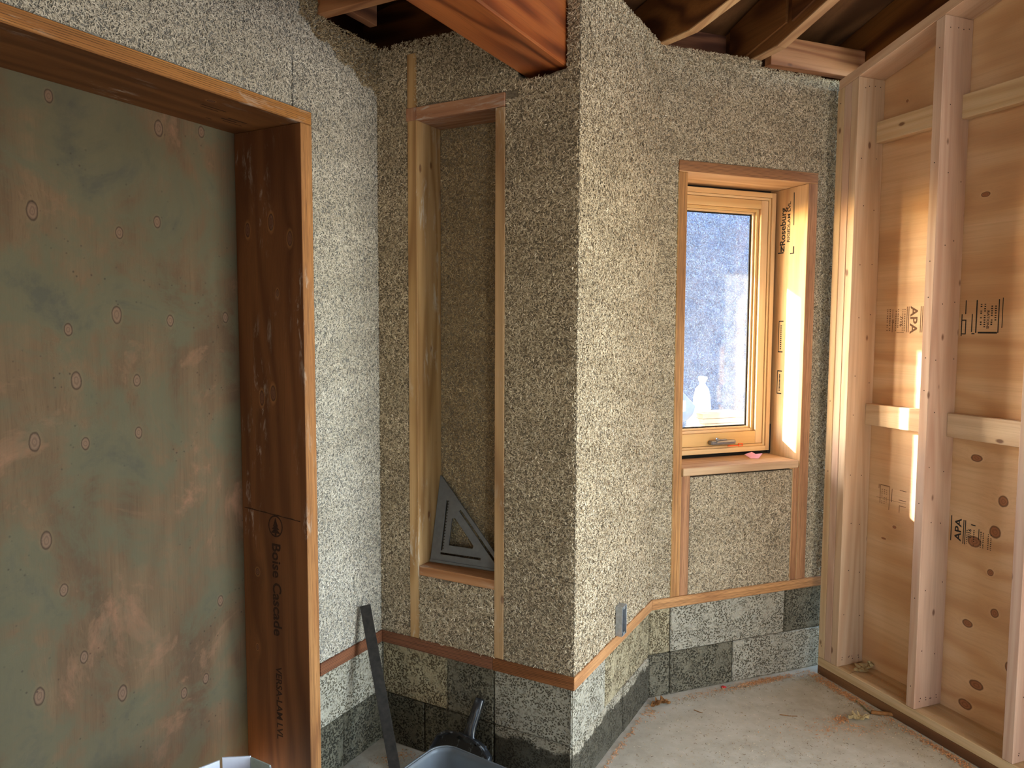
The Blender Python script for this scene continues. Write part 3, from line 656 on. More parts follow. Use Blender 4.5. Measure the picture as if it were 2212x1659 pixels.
board('pane', 'D', (S0+.040, S1-.040), (-0.2355, -0.2315), (Z0+.059, Z1-.040), m['glass'], win, 0.0)
ring('spacer', S0+.0575, S1-.0575, Z0+.0765, Z1-.0575, 0.005, -0.2312, -0.224, m['gasket'], win)
board('flashing_tape', 'D', (0.7085, 0.7240), (-0.24, -0.183), (0.9425, 1.075), m['tape'], win, 0.0)
board('gap_foam', 'D', (0.7085, 0.7240), (-0.25, -0.215), (1.08, 2.11), m['gasket'], win, 0.0)
board('gap_foam', 'D', (0.1295, 0.7080), (-0.25, -0.21), (2.0995, 2.1135), m['gasket'], win, 0.0)
board('gap_foam', 'D', (0.1295, 0.1495), (-0.25, -0.21), (0.943, 2.0990), m['gasket'], win, 0.0)
board('gap_foam', 'D', (0.1500, 0.7080), (-0.25, -0.22), (0.943, 0.9575), m['gasket'], win, 0.0)
# folding crank latch
lat = board('latch', 'D', (0.385, 0.515), (-0.1830, -0.155), (0.998, 1.016), m['handle_grey'], win, 0.004)
board('crank_handle', 'D', (0.405, 0.50), (-0.1548, -0.146), (1.006, 1.014), m['handle_grey'], lat, 0.003)
board('crank_knob', 'D', (0.402, 0.416), (-0.1545, -0.140), (1.0145, 1.030), m['handle_grey'], lat, 0.004)
board('crank_arm', 'D', (0.42, 0.47), (-0.170, -0.158), (1.0165, 1.022), m['handle_grey'], lat, 0.002)
bm = bmesh.new()
for (a, c2, e, f) in ((0.47, 0.525, 0.9895, 0.9935), (0.525, 0.548, 0.987, 0.9895), (0.525, 0.548, 0.9975, 1.0), (0.525, 0.5285, 0.9895, 0.9975), (0.5445, 0.548, 0.9895, 0.9975)):
    vs = [bm.verts.new(W('D', x, y, z)) for x in (a, c2) for y in (-0.156, -0.153) for z in (e, f)]
    for q in BOXF: bm.faces.new([vs[i] for i in q])
bmesh.ops.recalc_face_normals(bm, faces=bm.faces)
bm.transform(MW[lat.name].inverted()); from_bm('orange_tag', bm, m['orange'], lat, MW[lat.name])

# ------------------------------------------------------------------ oiled beam bearing on the niche wall
beam = board('timber_beam', 'B', (0.555, 0.711), (-0.10, 2.6), (2.2805, 2.60), m['beam'], None, 0.005, grain='v')
tag(beam, 'reddish orange oiled timber beam bearing on the niche wall', 'beam')

# ------------------------------------------------------------------ printed stamps (flat ink on the lumber)
def text_part(parent, s, size, origin, x, y, mat, name='stamp_lettering', align='LEFT', sx=1.0):
    cu = bpy.data.curves.new(name, 'FONT'); cu.body = s; cu.size = size; cu.align_x = align; cu.resolution_u = 3; cu.offset = size*0.022
    ob = bpy.data.objects.new(name, cu); COL.objects.link(ob)
    me = bpy.data.meshes.new_from_object(ob); bpy.data.objects.remove(ob); bpy.data.curves.remove(cu)
    me.name = name; me.materials.clear(); me.materials.append(mat)
    x = Vector(x); y = Vector(y); z = x.cross(y)
    M = Matrix(((x.x*sx, y.x, z.x, 0), (x.y*sx, y.y, z.y, 0), (x.z*sx, y.z, z.z, 0), (0, 0, 0, 1))); M.translation = Vector(origin)
    me.transform(M); me.transform(MW[parent.name].inverted())
    return link(bpy.data.objects.new(name, me), parent, MW[parent.name])
def ink_bars(parent, quads, mat, n, name='stamp_lines'):
    """quads: four world corners each"""
    bm = bmesh.new(); Mi = MW[parent.name].inverted()
    for q in quads: bm.faces.new([bm.verts.new(Mi @ Vector(p)) for p in q])
    return from_bm(name, bm, mat, parent, MW[parent.name])
# stamp on the jamb of the boarded opening: reads downwards
ju = 0.3664
def J(v, z): return W('A', ju, v, z)
text_part(jamb, 'Boise Cascade', 0.052, J(-0.150, 0.806), -UP, nA, m['ink_door'], sx=1.02)
text_part(jamb, 'VERSA-LAM LVL', 0.036, J(-0.144, 0.392), -UP, nA, m['ink_door'], sx=0.98)
qs = []
for k in range(28):
    a0, a1 = 2*PI*k/28, 2*PI*(k+1)/28
    P = lambda a, r: J(-0.134+0.032*r*math.sin(a), 0.861+0.036*r*math.cos(a))
    qs.append((P(a0, 1), P(a1, 1), P(a1, 0.86), P(a0, 0.86)))
for (zc, hw) in ((0.878, 0.007), (0.869, 0.012), (0.858, 0.017), (0.846, 0.021)):    # tree drawn with its tip up the board
    qs.append((J(-0.134-hw, zc-0.008), J(-0.134+hw, zc-0.008), J(-0.134+0.001, zc+0.010), J(-0.134-0.001, zc+0.010)))
qs.append((J(-0.138, 0.842), J(-0.130, 0.842), J(-0.130, 0.829), J(-0.138, 0.829)))
ink_bars(jamb, qs, m['ink_door'], None, 'stamp_emblem')
qs = [(J(-0.275+0.27*i/14, 0.908-0.018*i/14+0.001*(i % 3)), J(-0.275+0.27*(i+1)/14, 0.908-0.018*(i+1)/14+0.001*((i+1) % 3)), J(-0.275+0.27*(i+1)/14, 0.9055-0.018*(i+1)/14), J(-0.275+0.27*i/14, 0.9055-0.018*i/14)) for i in range(13)]
ink_bars(jamb, qs, m['ink_door'], None, 'scarf_joint')
# smudged stamp under the header
H_ = lambda u, v: W('A', u, v, 2.1176)
qs = []
for (u0, u1, v0, v1) in ((0.63, 0.545, -0.105, -0.110), (0.62, 0.56, -0.122, -0.126), (0.50, 0.43, -0.150, -0.156), (0.51, 0.455, -0.168, -0.174), (0.49, 0.42, -0.186, -0.190), (0.535, 0.515, -0.205, -0.209)):
    qs.append((H_(u0, v0), H_(u1, v0), H_(u1, v1), H_(u0, v1)))
ink_bars(head, qs, m['ink_door'], None)
# stamp on the right window jamb: reads upwards
ru = 0.7241
def Rv(v, z): return W('D', ru, v, z)
text_part(jr, 'Roseburg', 0.046, Rv(-0.128, 1.868), UP, -nD, m['ink'], sx=0.93)
text_part(jr, 'RIGIDLAM LVL', 0.024, Rv(-0.100, 1.880), UP, -nD, m['ink'], sx=1.14)
qs = [(Rv(-0.170, 1.835), Rv(-0.135, 1.835), Rv(-0.135, 1.841), Rv(-0.170, 1.841)), (Rv(-0.078, 1.828), Rv(-0.070, 1.828), Rv(-0.070, 1.86), Rv(-0.078, 1.86)), (Rv(-0.095, 1.828), Rv(-0.070, 1.828), Rv(-0.070, 1.833), Rv(-0.095, 1.833)),
      (Rv(-0.080, 1.95), Rv(-0.075, 1.95), Rv(-0.078, 2.09), Rv(-0.083, 2.09)), (Rv(-0.155, 1.842), Rv(-0.147, 1.842), Rv(-0.147, 1.868), Rv(-0.155, 1.868)), (Rv(-0.137, 1.842), Rv(-0.130, 1.842), Rv(-0.130, 1.866), Rv(-0.137, 1.866)), (Rv(-0.155, 1.866), Rv(-0.149, 1.868), Rv(-0.130, 1.844), Rv(-0.136, 1.842))]
for (za, zb) in ((1.40, 1.54), (1.215, 1.32)):
    va, vb = -0.152, -0.122
    for (a, c2, e, f) in ((va, va+0.004, za, zb), (va, vb, za, za+0.005), (va, vb, zb-0.005, zb)): qs.append((Rv(a, e), Rv(c2, e), Rv(c2, f), Rv(a, f)))
    for k in range(12):
        e = za+0.014+k*(zb-za-0.03)/12; qs.append((Rv(-0.140, e), Rv(-0.132, e), Rv(-0.132, e+0.005), Rv(-0.140, e+0.005)))
ink_bars(jr, qs, m['ink'], None)
# grading stamps on the plywood of the framed wall
pv = -SD-0.0002
def Pl(u, z): return W('E', u, pv, z)
def bar(u0, u1, z0, z1): return (Pl(u0, z0), Pl(u1, z0), Pl(u1, z1), Pl(u0, z1))
def dashes(u0, u1, z0, z1, n, seed, fill=0.6):
    r = random.Random(seed); out = []; z = z0; st = (z1-z0)/n
    for i in range(n):
        if r.random() < 0.85: out.append(bar(u0+r.uniform(0, .001), u1, z0+i*st, z0+i*st+st*fill*r.uniform(.6, 1)))
    return out
text_part(PLY, 'APA', 0.046, Pl(0.333, 1.594), -UP, nD, m['ink_faded'], sx=1.25)
text_part(PLY, '7/16', 0.020, Pl(0.284, 1.558), -UP, nD, m['ink_faded'], sx=1.2)
text_part(PLY, '28', 0.014, Pl(0.246, 1.545), -UP, nD, m['ink_faded'], sx=1.2)
qs = [bar(a, a+0.0035, z0, z1) for a in (0.315, 0.323, 0.378, 0.386) for (z0, z1) in ((1.492, 1.594),)]
qs += [bar(0.2475, 0.250, 1.492, 1.53), bar(0.2475, 0.250, 1.55, 1.585), bar(0.270, 0.305, 1.490, 1.492)]
for k, (a, w) in enumerate(((0.303, 0.006), (0.294, 0.005), (0.272, 0.006), (0.262, 0.005), (0.232, 0.007), (0.220, 0.006), (0.396, 0.006))): qs += dashes(a, a+w, 1.497, 1.588, 13, k)
ink_bars(PLY, qs, m['ink_faded'], None)
# boxed stamp in the second bay, upper
qs = [bar(0.608, 0.613, 1.492, 1.610), bar(0.691, 0.695, 1.492, 1.610), bar(0.618, 0.690, 1.490, 1.496), bar(0.592, 0.596, 1.495, 1.56), bar(0.705, 0.708, 1.51, 1.615), bar(0.594, 0.606, 1.487, 1.491),
      bar(0.552, 0.556, 1.48, 1.56), bar(0.552, 0.572, 1.536, 1.540), bar(0.568, 0.572, 1.49, 1.536), bar(0.552, 0.572, 1.486, 1.490), bar(0.566, 0.570, 1.56, 1.61)]
for k, a in enumerate((0.624, 0.638, 0.664, 0.678)): qs += dashes(a, a+0.007, 1.512, 1.60, 11, 20+k)
text_part(PLY, 'RATIONS', 0.013, Pl(0.650, 1.572), -UP, nD, m['ink'], sx=1.2)
ink_bars(PLY, qs, m['ink'], None)
# lower stamp of the second bay reads upwards
text_part(PLY, 'APA', 0.036, Pl(0.592, 0.722), UP, -nD, m['ink'], sx=1.25)
text_part(PLY, '7/16', 0.018, Pl(0.632, 0.742), UP, -nD, m['ink'], sx=1.1)
qs = [bar(a, a+0.0035, 0.715, 0.805) for a in (0.600, 0.607)] + [bar(0.550, 0.554, 0.715, 0.81), bar(0.660, 0.663, 0.745, 0.785), bar(0.630, 0.648, 0.792, 0.796)]
for k, a in enumerate((0.613, 0.640, 0.667, 0.676, 0.695, 0.705)): qs += dashes(a, a+0.005, 0.72, 0.78, 9, 40+k)
ink_bars(PLY, qs, m['ink'], None)
# lower boxed stamp of the first bay
qs = [bar(0.222, 0.2245, 0.785, 0.862), bar(0.268, 0.2705, 0.765, 0.862), bar(0.224, 0.268, 0.860, 0.863), bar(0.280, 0.283, 0.80, 0.855), bar(0.205, 0.350, 0.806, 0.8072), bar(0.215, 0.2175, 0.845, 0.862), bar(0.318, 0.350, 0.855, 0.8575), bar(0.315, 0.350, 0.815, 0.8175), bar(0.318, 0.350, 0.792, 0.7945), bar(0.318, 0.3205, 0.765, 0.792)]
for k, a in enumerate((0.230, 0.242, 0.252)): qs += dashes(a, a+0.005, 0.785, 0.85, 8, 60+k, 0.4)
ink_bars(PLY, qs, m['ink_faded'], None)

# ------------------------------------------------------------------ things in the room
# speed square leaning in the niche
def speed_square():
    # local: right angle corner at origin, legs 0.300 along +x and 0.300 along +y, thickness along z
    outer = [(0, 0), (0.300, 0), (0.298, 0.006), (0.006, 0.298), (0, 0.300)]
    t = 0.005
    def tri(ix): return ix
    holes = {'window': [(0.066, 0.060), (0.160, 0.060), (0.164, 0.070), (0.078, 0.158), (0.066, 0.154)],
             'slot_v': [(0.036, 0.040), (0.043, 0.040), (0.043, 0.215), (0.036, 0.215)],
             'slot_h': [(0.036, 0.026), (0.196, 0.026), (0.196, 0.034), (0.036, 0.034)],
             'slot_d': [(0.250, 0.022), (0.256, 0.030), (0.098, 0.188), (0.090, 0.182)]}
    cu = bpy.data.curves.new('square_blade', 'CURVE'); cu.dimensions = '2D'; cu.fill_mode = 'BOTH'; cu.extrude = t/2; cu.bevel_depth = 0.0006; cu.bevel_resolution = 0
    for pl in [outer]+list(holes.values()):
        sp = cu.splines.new('POLY'); sp.points.add(len(pl)-1); sp.use_cyclic_u = True
        for p_, (x, y) in zip(sp.points, pl): p_.co = (x, y, 0, 1)
    ob = bpy.data.objects.new('tmp', cu); COL.objects.link(ob)
    me = bpy.data.meshes.new_from_object(ob); bpy.data.objects.remove(ob)
    me.name = 'blade'; me.materials.clear(); me.materials.append(m['alu'])
    a = W('B', 0.176, -0.058, 0.680); bx = W('B', 0.470, -0.080, 0.680)
    x = (bx-a).normalized()
    tp = W('B', 0.196, -0.132, 0.970)
    y = (tp-a); y = (y - x*y.dot(x)).normalized()
    M = basis(a, x, x.cross(y))
    root = tag(link(bpy.data.objects.new('speed_square', None), None, M), 'grey triangular speed square leaning inside the niche', 'square')
    root.empty_display_size = 0.05
    link(bpy.data.objects.new('blade', me), root, M)
    bm = bmesh.new()
    for (x0, x1, y0, y1, z0, z1) in ((0.0, 0.300, -0.003, 0.005, -0.0085, 0.0085),):
        vs = [bm.verts.new((X, Y, Z)) for X in (x0, x1) for Y in (y0, y1) for Z in (z0, z1)]
        for f in BOXF: bm.faces.new([vs[i] for i in f])
    bmesh.ops.recalc_face_normals(bm, faces=bm.faces)
    from_bm('fence', bm, m['alu'], root, M)
    bm = bmesh.new()      # notches of the scale along the long slot
    for k in range(17):
        yy = 0.046+k*0.0103; vs = [bm.verts.new(p) for p in ((0.0430, yy, 0.0032), (0.0475, yy, 0.0032), (0.0475, yy+0.004, 0.0032), (0.0430, yy+0.004, 0.0032))]
        bm.faces.new(vs)
    from_bm('scale_notches', bm, m['ink'], root, M)
speed_square()
# flat steel bar leaning on the left wall
tpt = W('A', 0.120, 0.026, 0.548); bpt = Vector((-0.372, 2.345, 0.003))
ax = (tpt-bpt).normalized(); vw = Vector((0.10, -1.0, 0.15)); sd_ = ax.cross(vw).normalized(); nn = sd_.cross(ax).normalized()
pts = [bpt*(1-t)+tpt*t + sd_*s_ + nn*h_ for t in (0, 1) for s_ in (-0.018, 0.018) for h_ in (0.0, 0.0045)]
bar_o = solid('steel_bar', pts, BOXF, m['steel_dark'], ax, nn, None, 0.0008)
tag(bar_o, 'dark flat steel bar leaning against the pale wall', 'bar')
# dustpan leaning on the niche wall
def dustpan():
    base = W('B', 0.392, 0.150, 0.002); topp = W('B', 0.420, 0.012, 0.262)
    y = (topp-base).normalized(); x = FR['B'][1].copy(); x = (x - y*x.dot(y)).normalized()
    M = basis(base, x, x.cross(y))
    root = tag(link(bpy.data.objects.new('dustpan', None), None, M), 'scuffed black dustpan propped handle up against the hemp blocks', 'dustpan')
    root.empty_display_size = 0.05
    # pan: a sheet with rounded shoulders, side walls and a back wall
    out = [(-0.120, 0.0), (-0.115, 0.11), (-0.100, 0.150), (-0.070, 0.172), (-0.03, 0.180), (0.03, 0.180), (0.070, 0.172), (0.100, 0.150), (0.115, 0.11), (0.120, 0.0)]
    bm = bmesh.new(); t = 0.003
    def shell(ptsl, z0, z1):
        lo = [bm.verts.new((a, b_, z0)) for a, b_ in ptsl]; hi = [bm.verts.new((a, b_, z1)) for a, b_ in ptsl]
        bm.faces.new(list(reversed(lo))); bm.faces.new(hi)
        for i in range(len(ptsl)): bm.faces.new((lo[i], lo[(i+1) % len(ptsl)], hi[(i+1) % len(ptsl)], hi[i]))
    shell(out, -0.012, -0.009)
    for i in range(len(out)-1):       # upstanding rim
        a, c2 = out[i], out[i+1]; ia, ic = [(p_[0]*0.965, p_[1]*0.97) for p_ in (a, c2)]
        h0 = -0.0085; ha = 0.006+0.022*(a[1]/0.18); hc = 0.006+0.022*(c2[1]/0.18)
        q = [bm.verts.new((*a, h0)), bm.verts.new((*c2, h0)), bm.verts.new((*c2, hc)), bm.verts.new((*a, ha)), bm.verts.new((*ia, h0)), bm.verts.new((*ic, h0)), bm.verts.new((*ic, hc)), bm.verts.new((*ia, ha))]
        for f in ((0, 1, 2, 3), (4, 7, 6, 5), (3, 2, 6, 7), (0, 4, 5, 1), (0, 3, 7, 4), (1, 5, 6, 2)): bm.faces.new([q[k] for k in f])
    bmesh.ops.recalc_face_normals(bm, faces=bm.faces)
    from_bm('pan', bm, m['dustpan'], root, M)
    bm = bmesh.new()                   # hollow-backed tapering handle
    prof = [(0.160, 0.040, 0.010), (0.182, 0.024, 0.013), (0.205, 0.0185, 0.014), (0.260, 0.0180, 0.014), (0.296, 0.0175, 0.013), (0.300, 0.0150, 0.011)]
    rings = []
    for (yy, hw, hh) in prof:
        rings.append([bm.verts.new((hw*math.cos(a), yy, -0.004 + hh*math.sin(a))) for a in [2*PI*k/12 for k in range(12)]])
    for r0, r1 in zip(rings, rings[1:]):
        for k in range(12): bm.faces.new((r0[k], r0[(k+1) % 12], r1[(k+1) % 12], r1[k]))
    bm.faces.new(list(reversed(rings[0]))); bm.faces.new(rings[-1])
    bmesh.ops.recalc_face_normals(bm, faces=bm.faces)
    from_bm('handle', bm, m['dustpan'], root, M, True)
dustpan()
# translucent tub in front of the dustpan
def rounded(w, d, r, n=6):
    out = []
    for (sx, sy, a0) in ((1, 1, 0), (-1, 1, PI/2), (-1, -1, PI), (1, -1, 1.5*PI)):
        for k in range(n+1):
            a = a0+PI/2*k/n; out.append((sx*(w/2-r)+r*math.cos(a), sy*(d/2-r)+r*math.sin(a)))
    return out
def tub():
    w, d, h = 0.42, 0.30, 0.30
    ex = Vector((0.825, -0.565, 0)).normalized(); ey = Vector((0, 0, 1)).cross(ex)
    corner = Vector((-0.196, 2.056, 0))
    c = corner + ex*(w/2-0.012) - ey*(d/2-0.012)
    M = basis((c.x, c.y, 0.001), ex, UP)
    root = tag(link(bpy.data.objects.new('plastic_tub', None), None, M), 'cloudy grey translucent plastic tub on the floor by the dustpan', 'tub')
    root.empty_display_size = 0.05
    bm = bmesh.new(); levels = [(0.88, 0.0, 0), (1.0, 0.285, 0), (1.0, h, 0.0), (0.985, h, -0.0), (0.985, 0.285, 0), (0.87, 0.004, 0)]
    rs = []
    for (s_, z, e) in levels: rs.append([bm.verts.new((x*s_, y*s_, z)) for x, y in rounded(w, d, 0.055)])
    for a, b_ in zip(rs, rs[1:]):
        for k in range(len(a)): bm.faces.new((a[k], a[(k+1) % len(a)], b_[(k+1) % len(a)], b_[k]))
    bm.faces.new(list(reversed(rs[0]))); bm.faces.new(rs[-1])
    bmesh.ops.recalc_face_normals(bm, faces=bm.faces)
    from_bm('body', bm, m['tub'], root, M, True)
    bm = bmesh.new(); rs = []
    for (s_, z) in ((1.002, 0.284), (1.055, 0.286), (1.055, 0.291), (1.03, h+0.001), (1.005, h+0.003), (1.002, h)): rs.append([bm.verts.new((x*s_, y*s_, z)) for x, y in rounded(w, d, 0.055)])
    for a, b_ in zip(rs, rs[1:]+rs[:1]):
        for k in range(len(a)): bm.faces.new((a[k], a[(k+1) % len(a)], b_[(k+1) % len(a)], b_[k]))
    bmesh.ops.recalc_face_normals(bm, faces=bm.faces)
    from_bm('rim', bm, m['tub'], root, M, True)
tub()
# white faceted carton by the jamb
def carton():
    c = Vector((-0.752, 1.868, 0.001)); M = basis(c, (1, 0.1, 0), UP)
    root = tag(link(bpy.data.objects.new('card_carton', None), None, M), 'white faceted card carton open at the top by the jamb', 'carton')
    root.empty_display_size = 0.05
    n = 10; R0, R1 = 0.115, 0.128
    for k in range(n):
        a0, a1 = 2*PI*k/n+(0.05 if k in (3, 7) else 0.006), 2*PI*(k+1)/n-0.006
        bm = bmesh.new(); vs = []
        for (r, z) in ((R0, 0), (R1, 0.300+0.003*((k*7) % 3)), ):
            for a in (a0, a1):
                for t in (0, 0.004): vs.append(bm.verts.new(((r-t)*math.cos(a), (r-t)*math.sin(a), z)))
        for f in BOXF: bm.faces.new([vs[i] for i in f])
        bmesh.ops.recalc_face_normals(bm, faces=bm.faces)
        from_bm('side_panel', bm, m['green_tape'] if k == 1 else m['white_card'], root, M)
    bm = bmesh.new(); bmesh.ops.create_cone(bm, cap_ends=True, segments=n, radius1=R0-0.006, radius2=R1-0.008, depth=0.27, matrix=Matrix.Translation((0, 0, 0.137)))
    from_bm('liner', bm, m['bag_brown'], root, M)
carton()
# galvanised electrical box on the return wall
eb = tag(empty('electrical_box', W('C', 0.374, 0.0, 0.43)), 'small galvanised electrical box on the warm return wall above the plate', 'electrical box')
EU0, EU1, EZ0, EZ1, EV = 0.352, 0.398, 0.418, 0.524, 0.029
for (u, v, z) in (((EU0, EU0+.002), (0.004, EV), (EZ0, EZ1)), ((EU1-.002, EU1), (0.004, EV), (EZ0, EZ1)), ((EU0+.0021, EU1-.0021), (0.004, EV), (EZ1-.002, EZ1)), ((EU0+.0021, EU1-.0021), (0.004, EV), (EZ0, EZ0+.002))):
    board('side_wall', 'C', u, v, z, m['galv'], eb, 0.0005)
board('back_plate', 'C', (EU0+.0021, EU1-.0021), (0.004, 0.006), (EZ0+.0021, EZ1-.0021), m['tape'], eb, 0.0)
for zz in (EZ0+.0022, EZ1-.0122): board('screw_ear', 'C', (0.366, 0.384), (EV-.0025, EV-.0005), (zz, zz+.010), m['galv'], eb, 0.0005)
board('conductor', 'C', (0.372, 0.376), (0.008, 0.020), (0.45, 0.50), m['white_card'], eb, 0.001)
# pink paper scrap on the sill
def crumple(name, pts, mat, label, cat, loc, rot=0):
    bm = bmesh.new(); vs = [bm.verts.new(p) for p in pts]
    n = len(vs)-1
    for i in range(1, n+1): bm.faces.new((vs[0], vs[i], vs[1+(i % n)]))
    bmesh.ops.recalc_face_normals(bm, faces=bm.faces)
    r = bmesh.ops.solidify(bm, geom=list(bm.faces), thickness=0.0008)
    zmin = min(v.co.z for v in bm.verts)
    for v in bm.verts: v.co.z -= zmin
    return tag(from_bm(name, bm, mat, None, Matrix.Translation(Vector(loc)) @ Matrix.Rotation(rot, 4, 'Z')), label, cat)
crumple('paper_scrap', [(0, 0, 0.016), (-0.045, -0.004, 0.012), (-0.018, -0.026, 0.0), (0.014, -0.026, 0.001), (0.028, 0.002, 0.020), (0.006, 0.016, 0.004), (-0.016, 0.014, 0.022)], m['pink'], 'crumpled pink paper scrap on the window sill', 'paper', W('D', 0.575, -0.100, 0.9423), -0.35)
# leaves
def oak_leaf(name, L, mat, label, loc, rot, curl, seed, tilt=0.0):
    r = random.Random(seed); half = []
    n = 26
    for i in range(n+1):
        t = i/n; w = 0.30*math.sin(PI*min(1, t*1.02))**0.7*(0.62+0.38*math.sin(t*PI*7.5-0.6)) + 0.012
        half.append((t, w*(1 if t < 0.98 else 0.3)))
    outl = [(t*L, w*L) for t, w in half] + [(t*L, -w*L*r.uniform(.85, 1)) for t, w in reversed(half)]
    bm = bmesh.new(); nn = len(half)
    top_ = []; 
    for (t, w) in half:
        row = []
        for s_ in (-1, -0.5, 0, 0.5, 1):
            x, y = t*L, s_*w*L; z = curl*(y*y)/L*2.2 + 0.05*L*math.sin(t*5+seed) + 0.006*math.sin(s_*7+t*11+seed)
            row.append(bm.verts.new((x-L/2, y, z)))
        top_.append(row)
    for a, b_ in zip(top_, top_[1:]):
        for k in range(4): bm.faces.new((a[k], a[k+1], b_[k+1], b_[k]))
    bmesh.ops.recalc_face_normals(bm, faces=bm.faces)
    bmesh.ops.solidify(bm, geom=list(bm.faces), thickness=0.0006)
    zmin = min(v.co.z for v in bm.verts)
    for v in bm.verts: v.co.z -= zmin
    M = Matrix.Translation(Vector(loc)) @ Matrix.Rotation(rot, 4, 'Z') @ Matrix.Rotation(tilt, 4, 'Y')
    o = from_bm(name, bm, None, None, M); o.data.materials.append(mat)
    tag(o, label, 'leaf')
    stem = bmesh.new(); bmesh.ops.create_cone(stem, cap_ends=True, segments=6, radius1=0.0011, radius2=0.0007, depth=L*0.28, matrix=Matrix.Translation((-L*0.62, 0, 0.004)) @ Matrix.Rotation(PI/2, 4, 'Y'))
    from_bm('stem', stem, m['leaf_brown'], o, M)
    return o
oak_leaf('oak_leaf', 0.115, m['leaf_tan'], 'dry tan lobed oak leaf lying on the bottom plate', W('E', 0.225, -0.085, 0.0768), 0.5, 0.35, 3)
oak_leaf('oak_leaf', 0.085, m['leaf_brown'], 'brown curled leaf on the floor at the return wall corner', (0.600, 2.865, 0.001), 0.25, 0.9, 5)
oak_leaf('dry_leaf', 0.090, m['leaf_tan'], 'pale curled dry leaf among shavings on the concrete floor', (1.345, 2.765, 0.001), 0.2, 0.9, 8)
def tube(name, path, rad, mat, label, cat):
    cu = bpy.data.curves.new(name, 'CURVE'); cu.dimensions = '3D'; cu.bevel_depth = rad; cu.bevel_resolution = 2; cu.use_fill_caps = True
    sp = cu.splines.new('POLY'); sp.points.add(len(path)-1)
    for p_, q in zip(sp.points, path): p_.co = (*q, 1)
    ob = bpy.data.objects.new('tmp', cu); COL.objects.link(ob); me = bpy.data.meshes.new_from_object(ob); bpy.data.objects.remove(ob)
    me.name = name; me.materials.clear(); me.materials.append(mat)
    c = Vector(path[0]); me.transform(Matrix.Translation(-c))
    return tag(link(bpy.data.objects.new(name, me), None, Matrix.Translation(c)), label, cat)
tube('twig', [(1.398, 2.905, 0.003), (1.404, 2.87, 0.004), (1.407, 2.835, 0.003), (1.412, 2.808, 0.003)], 0.0028, m['twig'], 'thin grey twig on the floor near the bottom plate', 'twig')
tube('curled_bark', [(1.412, 2.806, 0.0085), (1.440, 2.797, 0.009), (1.470, 2.795, 0.0085), (1.488, 2.788, 0.008)], 0.0078, m['leaf_brown'], 'dark curled bark piece beside the twig', 'bark')
tube('wood_splinter', [(1.050, 2.796, 0.002), (1.085, 2.786, 0.0022), (1.115, 2.785, 0.002)], 0.0016, m['leaf_brown'], 'brown wood splinter alone on the concrete floor', 'splinter')
tube('wood_splinter', [(0.724, 2.83, 0.002), (0.742, 2.812, 0.0022), (0.752, 2.808, 0.002)], 0.0016, m['leaf_brown'], 'short dark splinter near the curled brown leaf', 'splinter')
crumple('plastic_scrap', [(0, 0, 0.008), (-0.013, 0, 0.002), (-0.004, -0.010, 0.0), (0.010, -0.006, 0.003), (0.012, 0.006, 0.001), (-0.003, 0.010, 0.004)], m['red'], 'tiny red plastic scrap on the floor under the window', 'scrap', (0.895, 3.016, 0.001))

